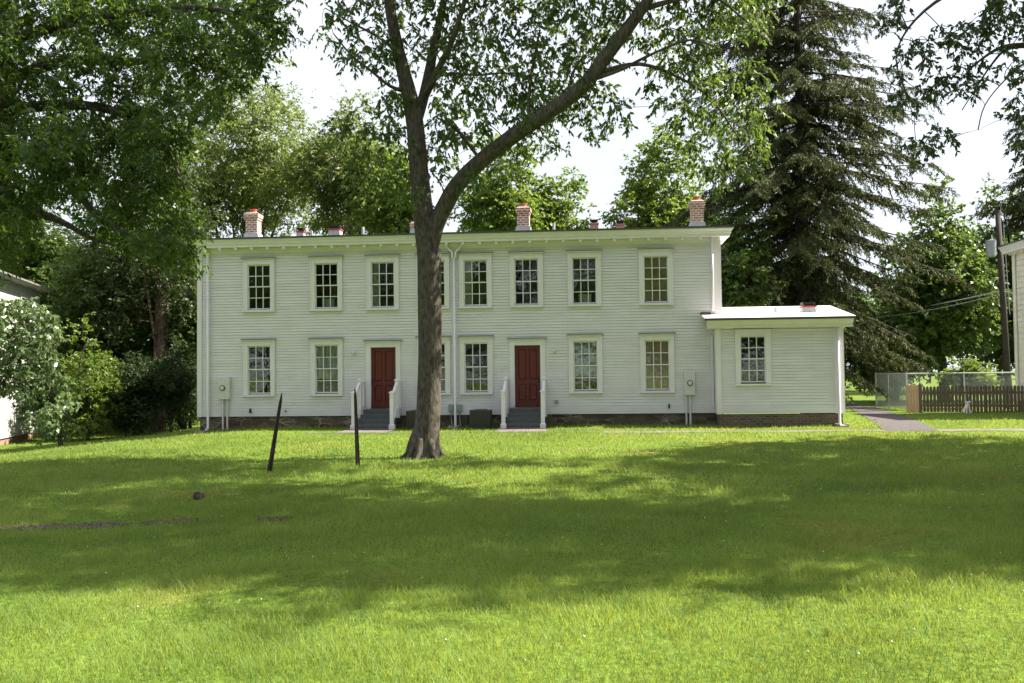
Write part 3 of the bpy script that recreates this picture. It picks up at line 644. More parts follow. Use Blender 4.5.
# air conditioners
def ac(x0, x1, y0, y1, z0, z1, label):
    root = empty('air_conditioner', ((x0+x1)/2, (y0+y1)/2, z0), label, 'air conditioner', 'outdoor units along the foundation')
    m = MB(); m.box(x0+.02, x1-.02, y0+.02, y1-.02, z0+.03, z1-.05)
    n = 22
    for k in range(n):
        x = x0+.02+(x1-x0-.04)*(k+.5)/n; m.box(x-.006, x+.006, y0+.006, y0+.0195, z0+.06, z1-.06)
        y = y0+.02+(y1-y0-.04)*(k+.5)/n; m.box(x1-.0195, x1-.006, y-.006, y+.006, z0+.06, z1-.06)
        m.box(x0+.006, x0+.0195, y-.006, y+.006, z0+.06, z1-.06)
    m.build('louvred_body', ACM, root)
    m = MB(); m.box(x0, x1, y0, y1, z0-.05, z0+.0295); m.build('base_pan', ACM, root)
    m = MB(); m.box(x0, x1, y0, y1, z1-.0495, z1-.01); m.tube([((x0+x1)/2, (y0+y1)/2, z1-.0095), ((x0+x1)/2, (y0+y1)/2, z1+.015)], [.26, .22], 20); m.build('fan_cover', ACM, root, bevel=.006)
    m = MB(); m.tube([(x0+.05, y1, z0+.45), (x0-.12, y1+.02, z0+.42), (x0-.15, y1+.10, z0+.1), (x0-.15, y1+.2, z0+.1)], .018, 8); m.build('refrigerant_pipe', BLACKM, root)
a = at(469.2, 411.5, -1.05); ac(a[0], a[0]+.70, -1.05, -.40, .44, 1.06, 'dark louvred air conditioner right of the forked middle downspout')
a = at(405.5, 411.5, -1.05); ac(a[0], a[0]+.70, -1.05, -.40, .42, 1.05, 'dark louvred air conditioner between the left steps and the tree trunk')

# ------------------------------------------------------------------ steel posts, tuft, dog
def steel_post(bx, by, tx, ty, label, w=.095):
    b = gp(bx, by); t = at(tx, ty, b[1]+.05); b = b-np.array([0, 0, .15]); d = t-b; L_ = np.linalg.norm(d); u = d/L_
    s = np.cross(u, [0, 1, 0]); s /= np.linalg.norm(s); f = np.cross(s, u)
    m = MB(); th = .016
    prof = [(-.5, 0), (-.08, -.02), (-.08, -.42), (.08, -.42), (.08, -.02), (.5, 0), (.5, .2), (-.5, .2)]
    P = []
    for k, q in enumerate((0, .15, .5, .9, 1.0)):
        sc = w*(1-.45*q) if q < 1 else w*.18
        P += [tuple(b+d*q+s*a*sc+f*c*sc) for a, c in prof]
    n = len(prof); fs = [tuple(range(n))[::-1], tuple(range(4*n, 5*n))]
    for r in range(4): fs += [(r*n+i, r*n+(i+1) % n, (r+1)*n+(i+1) % n, (r+1)*n+i) for i in range(n)]
    m.add(P, fs); tag(m.build('steel_post', RUST), label, 'fence post', 'old steel posts standing in the lawn')
steel_post(268, 471.5, 281.8, 393, 'black steel post leaning to the right in the lawn')
steel_post(358, 466, 354.9, 388.5, 'nearly upright black steel post in front of the left steps')
p = gp(198, 499.5)
rs = np.random.RandomState(3); m = MB()
import bmesh
def lump(name, c, rx, ry, rz_, material, seed, label, cat, sub=3, amp=.25):
    bm = bmesh.new(); bmesh.ops.create_icosphere(bm, subdivisions=sub, radius=1); r = np.random.RandomState(seed); ph = r.rand(6)*6
    for v in bm.verts:
        q = v.co.copy(); k = 1+amp*(math.sin(q.x*3.1+ph[0])*math.sin(q.y*2.7+ph[1])+.5*math.sin(q.z*5+ph[2])*math.sin(q.x*6+ph[3]))
        v.co = Vector((q.x*rx*k, q.y*ry*k, q.z*rz_*k))
    me = bpy.data.meshes.new(name); bm.to_mesh(me); bm.free(); me.materials.append(material); o = bpy.data.objects.new(name, me); COL.objects.link(o); o.location = c
    me.polygons.foreach_set('use_smooth', [True]*len(me.polygons)); return tag(o, label, cat)
STUMPM = mat('dead_wood', (.085, .055, .043), .9, nscale=18, col2=(.025, .014, .012), bump=1, bscale=30)
lump('tree_stump', (p[0], p[1], p[2]+.03), .085, .07, .075, STUMPM, 8, 'small dark reddish stump in the shaded lawn at left', 'stump')

# the small white dog at the foot of the picket fence, facing the camera (skin-modifier body)
def dog():
    b = gp(968, 413.6); x, y, z = b
    root = empty('dog', (x, y, z), 'small white dog sitting at the foot of the picket fence', 'dog')
    J = {'rump': (0, .20, .13, .10), 'back': (0, .10, .22, .095), 'chest': (0, .0, .30, .085), 'neck': (0, -.03, .39, .06), 'head': (0, -.05, .455, .068), 'snout': (0, -.12, .435, .035),
         'fl1': (.055, -.01, .24, .038), 'fl2': (.06, -.03, .12, .027), 'fl3': (.06, -.04, .025, .026), 'fl4': (.062, -.075, .018, .022),
         'fr1': (-.055, -.01, .24, .038), 'fr2': (-.06, -.03, .12, .027), 'fr3': (-.06, -.04, .025, .026), 'fr4': (-.062, -.075, .018, .022),
         'hl1': (.11, .13, .12, .055), 'hl2': (.13, .03, .06, .035), 'hl3': (.125, -.02, .02, .022), 'hr1': (-.11, .13, .12, .055), 'hr2': (-.13, .03, .06, .035), 'hr3': (-.125, -.02, .02, .022),
         't1': (.03, .30, .07, .025), 't2': (.12, .34, .05, .014)}
    K = list(J); E = [('rump','back'),('back','chest'),('chest','neck'),('neck','head'),('head','snout'),('chest','fl1'),('fl1','fl2'),('fl2','fl3'),('fl3','fl4'),('chest','fr1'),('fr1','fr2'),('fr2','fr3'),('fr3','fr4'),
        ('rump','hl1'),('hl1','hl2'),('hl2','hl3'),('rump','hr1'),('hr1','hr2'),('hr2','hr3'),('rump','t1'),('t1','t2')]
    me = bpy.data.meshes.new('body'); me.from_pydata([J[k][:3] for k in K], [(K.index(a), K.index(b)) for a, b in E], []); me.materials.append(DOGFUR)
    o = bpy.data.objects.new('body', me); COL.objects.link(o); o.parent = root
    md = o.modifiers.new('skin', 'SKIN'); md.use_smooth_shade = True
    for i, k in enumerate(K): me.skin_vertices[0].data[i].radius = (J[k][3], J[k][3])
    me.skin_vertices[0].data[0].use_root = True
    o.modifiers.new('sub', 'SUBSURF').levels = 2; o.modifiers['sub'].render_levels = 2
    for s in (-1, 1):
        MB().tube([(x+s*.022, y-.118, z+.475), (x+s*.022, y-.124, z+.475)], .009, 10).build('eye', BLACKM, root)
        MB().tube([(x+s*.05, y-.03, z+.50), (x+s*.085, y-.04, z+.47), (x+s*.09, y-.045, z+.41)], [.012, .028, .012], 8).build('ear', DOGFUR, root, smooth=True)
    MB().tube([(x, y-.145, z+.44), (x, y-.163, z+.44)], [.018, .012], 10).build('nose', PINKM, root)
dog()

# ------------------------------------------------------------------ fences at the right
def picket_fence():
    A = gp(921.5, 412.6); B = gp(1030, 412.4); zt = 1.16
    root = empty('picket_fence', tuple(A), 'dark weathered wooden picket fence beside the pale boarded panel', 'fence')
    d = (B-A); Ln = np.linalg.norm(d[:2])+3.0; u = np.array([d[0], d[1], 0]); u /= np.linalg.norm(u); v = np.array([-u[1], u[0], 0])
    rs = np.random.RandomState(2)
    def bx(m, a0, a1, d0, d1, z0, z1, top=0):
        c = [A+u*a+v*e for a in (a0, a1) for e in (d0, d1)]
        q = [c[0], c[2], c[3], c[1]]
        P = [(p[0], p[1], z0) for p in q]+[(p[0], p[1], z1) for p in q]; m.add(P, [(0,3,2,1),(4,5,6,7),(0,1,5,4),(1,2,6,5),(2,3,7,6),(3,0,4,7)])
        if top:
            mid = A+u*(a0+a1)/2; t0 = mid+v*d0; t1 = mid+v*d1
            m.add([P[4], P[5], P[6], P[7], (t0[0], t0[1], z1+top), (t1[0], t1[1], z1+top)], [(0,1,4),(2,3,5),(1,2,5,4),(3,0,4,5)])
    s = 0; zb = A[2]
    span = 2.42
    while s < Ln:
        m = MB(); a = s+.07
        while a < min(s+span, Ln)-.05:
            w = .102+rs.rand()*.010; h = zt+zb-.35+rs.randn()*.012
            bx(m, a, a+w, -.02+rs.randn()*.002, .0, zb+.03, zb+1.06+rs.randn()*.012, .05); a += .132+rs.randn()*.004
        bx(m, s+.05, min(s+span, Ln)-.0, .001, .04, zb+.25, zb+.34); bx(m, s+.05, min(s+span, Ln), .001, .04, zb+.78, zb+.87)
        m.build('fence_panel', FENCEW, root)
        m = MB(); bx(m, s-.045, s+.045, .0, .09, zb-.1, zb+1.10, .04); m.build('fence_post', FENCEW, root)
        s += span
    # pale newer panel at the left end
    C = gp(906.5, 412.4); r2 = empty('board_panel', tuple(C), 'pale new wood fence panel beside the chain link gate', 'fence panel')
    A2 = A.copy(); A = C; L2 = np.linalg.norm((A2-C)[:2]); u = (A2-C)/L2; u[2] = 0; v = np.array([-u[1], u[0], 0]); m = MB(); k = 4; w = (L2-.08)/k
    for i in range(k): bx(m, i*w+.004, (i+1)*w-.004, -.02, 0, C[2]+.02, C[2]+1.14)
    bx(m, .02, L2-.09, .001, .04, C[2]+.2, C[2]+.29); bx(m, .02, L2-.09, .001, .04, C[2]+.85, C[2]+.94); m.build('boards', NEWWOOD, r2)
    m = MB(); bx(m, L2-.078, L2+.02, -.03, .06, C[2]-.1, C[2]+1.17); m.build('fence_post', FENCEW, r2)
picket_fence()
def chain_fence():
    P0 = gp(876.5, 407.5); P1 = gp(907.5, 410.3); P2 = P1+np.array([14.5, -.6, 0]); zt = 1.60
    root = empty('chain_link_fence', tuple(P0), 'galvanised chain link fence behind the wooden picket fence', 'fence')
    m = MB()
    def post(p, r=.032, h=zt+.03): MB().tube([(p[0], p[1], p[2]-.1), (p[0], p[1], p[2]+h), (p[0], p[1], p[2]+h+.02)], [r, r, r*.3], 10).build('fence_post', GALV, root)
    post(P0, .04); post(P1, .055); mid = (P0+P1)/2; post(mid-np.array([.1, 0, 0]), .025, zt-.05)
    n = 6
    for k in range(1, n+1): post(P1+(P2-P1)*k/n*.985)
    MB().tube([P0+[0, 0, zt], P1+[0, 0, zt]], .026, 8).build('top_rail', GALV, root)
    MB().tube([P1+[0, 0, zt], P2+[0, 0, zt]], .030, 8).build('top_rail', GALV, root)
    def fabric(a, b, wdt):
        d = b-a; Ln = np.linalg.norm(d[:2]); u = d/Ln; u[2] = 0; vv = np.array([-u[1], u[0], 0]); m = MB(); st = .055*1.414; hh = zt-.05; k = -hh
        while k < Ln:
            for s in (1, -1):
                # wire from (k,0) to (k+hh,hh) clipped to the panel, mirrored for the other direction
                t0 = max(0, -k); t1 = min(hh, Ln-k)
                if t1 <= t0: continue
                q = []
                for t in (t0, t1):
                    xx = k+t if s > 0 else k+hh-t+0
                    q.append((k+t, t if s > 0 else hh-t))
                for off in (0,):
                    pa = a+u*q[0][0]+np.array([0, 0, q[0][1]+.03])+vv*.008*s; pb = a+u*q[1][0]+np.array([0, 0, q[1][1]+.03])+vv*.008*s
                    m.tube([pa, pb], wdt, 3, cap=False)
            k += st
        m.build('wire_mesh', CHAINM, root)
    fabric(P0, P1, .0085); fabric(P1, P2, .0022)
chain_fence()

# ------------------------------------------------------------------ utility pole and lines
PY = 11.5
pb = at(1008.5, 380, PY); ptop = at(997.6, 210.5, PY); px_ = (pb[0]+ptop[0])/2
pole = empty('utility_pole', (pb[0], PY, .45), 'dark wooden utility pole beside the cream house', 'utility pole')
MB().tube([(pb[0], PY, .2), (ptop[0]*.5+pb[0]*.5, PY, 5), (ptop[0], PY, ptop[2])], [.145, .13, .11], 14).build('pole', POLEW, pole, smooth=True)
c = at(990.8, 248.5, PY-.1); tr_ = MB().tube([(c[0], PY-.12, c[2]-.38), (c[0], PY-.12, c[2]-.34), (c[0], PY-.12, c[2]+.30), (c[0], PY-.12, c[2]+.34), (c[0], PY-.12, c[2]+.36)], [.17, .20, .22, .235, .20], 18).build('transformer', GREYBOX2, pole)
MB().tube([(c[0]+.05, PY-.12, c[2]+.36), (c[0]+.05, PY-.12, c[2]+.55)], [.03, .02], 8).build('bushing', GREYBOX, tr_)
MB().tube([(c[0], PY-.05, c[2]+.1), (ptop[0]+.05, PY, c[2]+.1)], .035, 8).build('bracket', DARKMET, pole)
MB().tube([(ptop[0]+.08, PY-.1, ptop[2]-.2), (ptop[0]+.12, PY-.1, ptop[2]+.42)], .014, 8).build('lightning_rod', GREYBOX2, pole)
MB().tube([(ptop[0]+.18, PY-.12, ptop[2]-.6), (px_+.2, PY-.15, 4.6)], .018, 8).build('conduit', GREYBOX2, pole)
def cable(a, b, sag, r, label):
    a = np.array(a, float); b = np.array(b, float); P = [a+(b-a)*t-np.array([0, 0, sag*4*t*(1-t)]) for t in np.linspace(0, 1, 20)]
    tag(MB().tube(P, r, 6).build('utility_cable', CABLE), label, 'cable', 'overhead lines tied to the utility pole')
a = at(1003, 290.5, PY); b = at(905, 305, 30); cable(a, b+np.array([-6, 10, 0]), .5, .028, 'upper thick grey cable running left from the utility pole')
a = at(1003, 293.5, PY); b = at(930, 301, PY+6); cable(a, b+np.array([-4, 6, -.6]), .3, .014, 'lower thin grey cable running left from the utility pole')
a = at(1003, 291, PY); cable(a, at(1040, 296, 6.0), .05, .02, 'short cable from the utility pole to the cream house')

# ------------------------------------------------------------------ right-hand house
def right_house():
    C = at(1014.5, 300, 8.9); X = C[0]; zE = 7.15; Y1, Y0_, X1 = 8.9, 3.8, X+8
    r = empty('cream_house', (X, 5, .45), 'two storey cream clapboard house cut by the right edge', 'house')
    m = MB(); clap(m, (X, Y1, 0), (0, -1, 0), (-1, 0, 0), Y1-Y0_, .9, 7.0, [(2.2, 3.0, 4.5, 5.9)], .23); m.build('wall', WARMPAINT, r)
    m = MB(); clap(m, (X+.12, Y0_, 0), (1, 0, 0), (0, -1, 0), 8-.12, .9, 7.0, [], .23); m.build('wall', WARMPAINT, r)
    m = MB(); clap(m, (X1, Y1, 0), (-1, 0, 0), (0, 1, 0), 8-.12, .9, 7.0, [], .23); m.build('wall', WARMPAINT, r)
    MB().box(X-.045, X-.026, Y1-.16, Y1+.04, .88, 7.0).build('corner_board', WARMPAINT, r)
    MB().box(X+.04, X1-.04, Y0_+.04, Y1-.04, -.1, .898).build('foundation', STONE, r)
    cs = cornice('cornice', X, X1, Y0_, Y1, 7.002, .30, .42, r)
    m = MB(); x0, x1, y0, y1 = X-.48, X1+.48, Y0_-.48, Y1+.48; z = 7.303
    m.add([(x0,y0,z),(x1,y0,z),(x1,y1,z),(x0,y1,z),(x0,y0,z+.05),(x1,y0,z+.05),(x1,y1,z+.05),(x0,y1,z+.05),(x0+3,(y0+y1)/2,z+.7),(x1-3,(y0+y1)/2,z+.7)],
          [(0,3,2,1),(0,1,5,4),(1,2,6,5),(2,3,7,6),(3,0,4,7),(4,5,9,8),(5,6,9),(6,7,8,9),(7,4,8)]); m.build('roof', ROOFEDGE, r)
    for k in range(18):
        y = Y1-.2-k*.28; MB().box(X-.24, X-.03, y-.05, y+.05, 6.90, 7.0).build('cornice_block', WARMPAINT, r)
    y = Y1-2.6; w = MB().box(X-.05, X+.08, y-.40, y+.40, 4.5, 4.58).box(X-.05, X+.08, y-.40, y+.40, 5.82, 5.9).box(X-.05, X+.08, y-.40, y-.33, 4.5805, 5.8195).box(X-.05, X+.08, y+.33, y+.40, 4.5805, 5.8195).build('window', TRIM, r)
    MB().box(X+.0, X+.01, y-.33, y+.33, 4.58, 5.82).build('pane', GLASS, w); MB().box(X-.07, X-.03, y+.42, y+.72, 4.5, 5.9).build('shutter', REDDOOR, w)
    MB().tube([(X-.1, Y1-.3, .6), (X-.1, Y1-.3, 7.0)], .04, 10).build('downspout', WARMPAINT, r)
right_house()
# ------------------------------------------------------------------ left-hand old building
def left_house():
    C = gp(38, 437.6); ang = math.radians(18.4); d = np.array([math.sin(ang), -math.cos(ang), 0]); n = np.array([math.cos(ang), math.sin(ang), 0])   # d runs towards the camera
    r = empty('old_white_house', tuple(C), 'old white clapboard building behind pale leaves at the left edge', 'house')
    Ln, Dp = 9.0, 7.0; z0 = C[2]+.32; zE = at(38, 290, C[1])[2]; zE = max(5.2, min(zE, 6.4))
    w0 = 2.1; w1 = 3.0
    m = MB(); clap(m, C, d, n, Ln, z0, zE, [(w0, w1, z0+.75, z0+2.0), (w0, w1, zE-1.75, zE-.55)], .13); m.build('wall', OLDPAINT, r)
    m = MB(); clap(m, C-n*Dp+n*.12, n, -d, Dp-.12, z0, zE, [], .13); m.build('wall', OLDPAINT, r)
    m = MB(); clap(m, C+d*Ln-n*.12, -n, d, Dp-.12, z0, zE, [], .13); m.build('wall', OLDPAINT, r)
    def bx(m, a0, a1, e0, e1, za, zb):
        q = [C+d*a+n*e for a, e in ((a0, e0), (a1, e0), (a1, e1), (a0, e1))]; m.add([(p[0], p[1], za) for p in q]+[(p[0], p[1], zb) for p in q], [(0,3,2,1),(4,5,6,7),(0,1,5,4),(1,2,6,5),(2,3,7,6),(3,0,4,7)])
    m = MB(); bx(m, -.02, .14, .026, .05, z0-.02, zE); bx(m, 0, Ln, .026, .045, z0-.02, z0+.2); m.build('corner_board', OLDPAINT, r)
    m = MB(); bx(m, .03, Ln-.03, -Dp, -.03, C[2]-.6, z0-.005); m.build('foundation', BRICKL, r)
    m = MB(); bx(m, w0-.3, w1+.3, -2.2, -2.1, z0, zE); m.build('interior', INTERIOR, r)
    for (za, zb) in ((z0+.75, z0+2.0), (zE-1.75, zE-.55)):
        m = MB(); bx(m, w0-.12, w0+.02, .0261, .055, za-.08, zb+.12); bx(m, w1-.02, w1+.12, .0261, .055, za-.08, zb+.12); bx(m, w0+.021, w1-.021, .0261, .055, zb-.02, zb+.12); bx(m, w0-.16, w1+.16, .0262, .10, za-.13, za-.081)
        bx(m, w0, w1, -.05, -.02, (za+zb)/2-.02, (za+zb)/2+.02); bx(m, (w0+w1)/2-.012, (w0+w1)/2+.012, -.05, -.02, za, zb); w = m.build('window', OLDPAINT, r)
        m = MB(); bx(m, w0, w1, -.07, -.066, za-.05, zb+.05); m.build('pane', GLASS, w)
    # roof: low pitch, open eaves with rafter tails
    ov = .55; rz_ = zE+1.15
    m = MB(); P = []
    for a in (-.4, Ln+.4):
        for e, z in ((ov, zE-.04), (-Dp/2, rz_), (-Dp-ov, zE-.04)): q = C+d*a+n*e; P.append((q[0], q[1], z))
    P2 = [(p[0], p[1], p[2]+.07) for p in P]; m.add(P+P2, [(0,1,4,3),(1,2,5,4),(6,9,10,7),(7,10,11,8),(0,3,9,6),(2,8,11,5),(0,6,7,1),(1,7,8,2),(3,4,10,9),(4,5,11,10)])
    rf = m.build('roof', ROOFG, r)
    for k in range(16):
        m = MB(); a = .1+k*.58; bx(m, a, a+.07, .05, ov-.06, zE-.10, zE-.02); m.build('rafter_tail', OLDPAINT, rf)
left_house()

# ------------------------------------------------------------------ vegetation
def norm(a): return a/(np.linalg.norm(a, axis=-1, keepdims=True)+1e-9)
def leaf_quads(pos, d, L, Wd, rng, flat=.5):
    n = len(pos); d = norm(d)
    up = norm(rng.normal(size=(n, 3))*np.array([1, 1, .5])*(1-flat)+np.array([0, 0, 1.0])*flat)
    s = norm(np.cross(d, up)); nn = np.cross(s, d)
    L = L[:, None]; Wd = Wd[:, None]
    V = np.empty((n, 4, 3)); V[:, 0] = pos; V[:, 1] = pos+d*L*.45+s*Wd*.5+nn*L*.06; V[:, 2] = pos+d*L-nn*L*.10; V[:, 3] = pos+d*L*.45-s*Wd*.5+nn*L*.06
    return V.reshape(-1, 3)
def clump_leaves(C, R, rng, sprays=12, per=9, L=.11, Wr=.45, droop=.35, pin=.5, flat=.5, out=None):
    n = len(C); k = sprays; cc = np.repeat(C, k, 0); rr = np.repeat(R, k)[:, None]
    o = cc+rng.normal(size=(n*k, 3))*rr*np.array([.34, .34, .26])
    d = rng.normal(size=(n*k, 3))*np.array([1, 1, .55])+(cc*0 if out is None else np.repeat(out, k, 0)*.7); d = norm(d); d[:, 2] -= droop*.6; d = norm(d)
    ln = rr*rng.uniform(.5, 1.05, (n*k, 1))
    t = rng.uniform(.1, 1, (n*k, per)); sgn = np.sign(rng.uniform(-1, 1, (n*k, per)))
    pos = o[:, None]+d[:, None]*ln[:, None]*t[..., None]; pos[..., 2] -= droop*(t**2)*ln*.5
    side = norm(np.cross(d, np.array([0, 0, 1.0])+rng.normal(size=(n*k, 3))*.3))
    ld = d[:, None]*(1-pin)+side[:, None]*sgn[..., None]*pin+rng.normal(size=(n*k, per, 3))*.28; ld[..., 2] -= droop*.8
    pos = pos.reshape(-1, 3); ld = ld.reshape(-1, 3); m = len(pos)
    LL = L*rng.uniform(.6, 1.25, m); return leaf_quads(pos, ld, LL, LL*Wr*rng.uniform(.8, 1.2, m), rng, flat), (o, d, ln)
def leaves_obj(name, V, material, parent, rng):
    n = len(V)//4; Fc = np.arange(n*4).reshape(n, 4); return np_mesh(name, V, Fc, material, parent, rnd=rng.uniform(0, 1, n))
def smooth_path(P, n=4):
    P = np.array(P, float); out = []
    for i in range(len(P)-1):
        p0, p1, p2, p3 = P[max(i-1, 0)], P[i], P[i+1], P[min(i+2, len(P)-1)]
        for t in np.linspace(0, 1, n, endpoint=False):
            out.append(.5*((2*p1)+(-p0+p2)*t+(2*p0-5*p1+4*p2-p3)*t*t+(-p0+3*p1-3*p2+p3)*t**3))
    out.append(P[-1]); return np.array(out)
def grow(mb, nodes, C, rng, r0=.05, droop=.15, sides=5):
    """join every clump centre to the skeleton; nearest first so twigs branch off branches. nodes: list of (x,y,z,r)"""
    N_ = np.array(nodes, float); left = list(range(len(C)))
    d0 = np.min(np.linalg.norm(C[:, None]-N_[None, :, :3], axis=2), axis=1); order = np.argsort(d0)
    for i in order:
        c = C[i]; d = np.linalg.norm(N_[:, :3]-c, axis=1)+np.maximum(0, N_[:, 2]-c[2])*.6
        j = int(np.argmin(d)); a = N_[j, :3]; L_ = np.linalg.norm(c-a)
        if L_ < .1: continue
        ra = min(N_[j, 3]*.62, r0*(.35+L_*.28)); rb = max(.006, ra*.3)
        mid = (a+c)/2+rng.normal(size=3)*L_*.09+np.array([0, 0, L_*.10])
        ts = np.linspace(0, 1, 6)[:, None]; P = (1-ts)**2*a+2*ts*(1-ts)*mid+ts**2*c; rad = ra+(rb-ra)*ts[:, 0]
        mb.tube(P, list(rad), sides, cap=False)
        N_ = np.vstack([N_, np.c_[P[1:], rad[1:]]])
def poly_sample(polys, n, rng, mind):
    """points in pixel polygons, kept apart by mind px"""
    out = []; 
    def inside(p, poly):
        c = False; j = len(poly)-1
        for i in range(len(poly)):
            if (poly[i][1] > p[1]) != (poly[j][1] > p[1]) and p[0] < (poly[j][0]-poly[i][0])*(p[1]-poly[i][1])/(poly[j][1]-poly[i][1])+poly[i][0]: c = not c
            j = i
        return c
    A = np.array([q for pl in polys for q in pl]); lo, hi = A.min(0), A.max(0); t = 0
    while len(out) < n and t < n*60:
        t += 1; p = lo+(hi-lo)*rng.rand(2)
        if any(inside(p, pl) for pl in polys) and all((p[0]-q[0])**2+(p[1]-q[1])**2 > mind*mind for q in out): out.append(tuple(p))
    return out
def ell_sample(c, r, n, rng, shell=.35, warp=.22):
    d = norm(rng.normal(size=(n, 3))); rad = rng.uniform(shell, 1, n)**.5
    ph = rng.rand(6)*6; w = 1+warp*(np.sin(d[:, 0]*3+ph[0])*np.sin(d[:, 1]*3.3+ph[1])+.8*np.sin(d[:, 2]*4+ph[2])*np.cos(d[:, 0]*4+ph[3]))
    return np.array(c)+d*rad[:, None]*w[:, None]*np.array(r), d

def tree(name, label, cat, base, trunk, limbs, C, R, leafm, barkm, rng, group=None, out=None, twigs=True, r0=.05, twig_frac=0, roots=0, **kw):
    root = empty(name, tuple(base), label, cat, group)
    mb = MB(); nodes = []
    tp = smooth_path(trunk); tp_r = [max(.01, p[3]) for p in tp]; mb.tube(tp[:, :3], tp_r, 12); nodes += [tuple(p) for p in tp[len(tp)//3:]]
    for L_ in limbs:
        lp = smooth_path(L_); mb.tube(lp[:, :3], [max(.008, p[3]) for p in lp], 9); nodes += [tuple(p) for p in lp]
    if roots:
        for k in range(roots):
            a = 2*math.pi*(k+.5*rng.rand())/roots; q = np.array([math.cos(a), math.sin(a), 0]); w = trunk[1][3]
            mb.tube([base+q*w*.35+[0, 0, .62], base+q*w*.72+[0, 0, .30], base+q*w*.98+[0, 0, .08], base+q*w*1.35+[0, 0, -.01], base+q*w*1.8+[0, 0, -.09]], [w*.28, w*.26, w*.18, w*.11, w*.05], 7)
    t = mb.build('trunk', barkm, root, smooth=True)
    m2 = MB(); grow(m2, nodes, C, rng, r0)
    V, (o, d, ln) = clump_leaves(C, R, rng, out=out, **kw)
    if twig_frac:
        k = int(len(o)*twig_frac); ix = rng.choice(len(o), k, replace=False)
        rep = kw.get('sprays', 12)
        for i in ix:
            c = C[i//rep]; e = o[i]+d[i]*ln[i]*.9; e[2] -= .1*ln[i][0]; m2.tube([c, (c+o[i])/2+[0, 0, .02], o[i], e], [.007, .006, .005, .002], 3, cap=False)
    if len(m2.v): m2.build('branches', barkm, root, smooth=True)
    leaves_obj('crown', V, leafm, root, rng)
    return root
def generic_tree(name, label, x, y, h, rx, zc0, seed, leafm=LEAF, barkm=BARKD, n=150, cr_=1.2, group=None, cat='tree', tr=.22, L=.20, sprays=16, per=11, lean=(0, 0), droop=.25, ry=None, lob=4, lr=.45, Wr=.5, shell=.3):
    """a broadleaf tree: tapered trunk, limbs into several lobes, clumps through the crown"""
    rng = np.random.RandomState(seed); b = np.array([x, y, gz(x, y)]); ry = ry or rx
    top = b+np.array([lean[0], lean[1], h]); zc0 = b[2]+zc0
    lobes = [((x+lean[0]*.6, y+lean[1]*.6, (zc0+top[2])/2+.1*h), (rx*.62, ry*.62, (top[2]-zc0)/2*.98), 1.0)]
    for k in range(lob):
        a = 2*math.pi*(k+rng.rand()*.6)/lob; zz = zc0+(top[2]-zc0)*rng.uniform(.22, .72); q = rng.uniform(.42, .6)
        lobes.append(((x+math.cos(a)*rx*(1-q*.85), y+math.sin(a)*ry*(1-q*.85), zz), (rx*q, ry*q, (top[2]-zc0)*rng.uniform(.2, .3)), .55))
    W_ = sum(l[2] for l in lobes); Cs = []; Ds = []
    for c, r, w in lobes:
        p, d = ell_sample(c, r, int(n*w/W_), rng, shell); Cs.append(p); Ds.append(d)
    C = np.vstack(Cs); Dd = np.vstack(Ds); R = rng.uniform(.6, 1.25, len(C))*cr_
    tk = [(*(b-[0, 0, .2]), tr*1.35), (*(b+[0, 0, .4]), tr*1.0), (*(b+(top-b)*.35+rng.normal(size=3)*.15), tr*.8), (*(b+(top-b)*.7+rng.normal(size=3)*.25), tr*.4), (*(b+(top-b)*.95), .03)]
    limbs = []
    for c, r, w in lobes[1:]:
        s = b+(top-b)*rng.uniform(.2, .45); e = np.array(c); limbs.append([(*s, tr*lr), (*((s+e)/2+[0, 0, -.1*h*.3]), tr*lr*.7), (*e, tr*.12)])
    return tree(name, label, cat, b, tk, limbs, C, R, leafm, barkm, rng, group, out=Dd, sprays=sprays, per=per, L=L, droop=droop, Wr=Wr)
def copy_tree(root, loc, rz, label, group=None, sc=1.0):
    r = root.copy(); COL.objects.link(r); r.location = loc; r.rotation_euler = (0, 0, rz); r.scale = (sc, sc, sc); r['label'] = label
    if group: r['group'] = group
    for ch in list(root.children):
        if ch.name.startswith(('trunk', 'branches', 'crown')):
            c = ch.copy(); COL.objects.link(c); c.parent = r
    return r

def extra_crown(root, lobes, leafm, barkm, rng, node, L=.21):
    """the part of a crown above the picture: larger clumps on their own branches"""
    C = []; R = []
    for c, rr_, n in lobes:
        p, d = ell_sample(c, rr_, n, rng, .2); C += list(p); R += list(rng.uniform(.6, .95, n))
    C = np.array(C); R = np.array(R); m = MB(); nd = [node]
    for c, rr_, n in lobes:
        a = np.array(node[:3]); e = np.array(c); P = smooth_path([(*a, node[3]), (*((a+e)/2+[0, 0, -.4]), node[3]*.7), (*e, .04)]); m.tube(P[:, :3], list(P[:, 3]), 7, cap=False); nd += [tuple(q) for q in P]
    grow(m, nd, C, rng, .03); m.build('branches', barkm, root, smooth=True)
    V, _ = clump_leaves(C, R, rng, sprays=12, per=10, L=L, Wr=.5, droop=.4); leaves_obj('crown', V, leafm, root, rng)
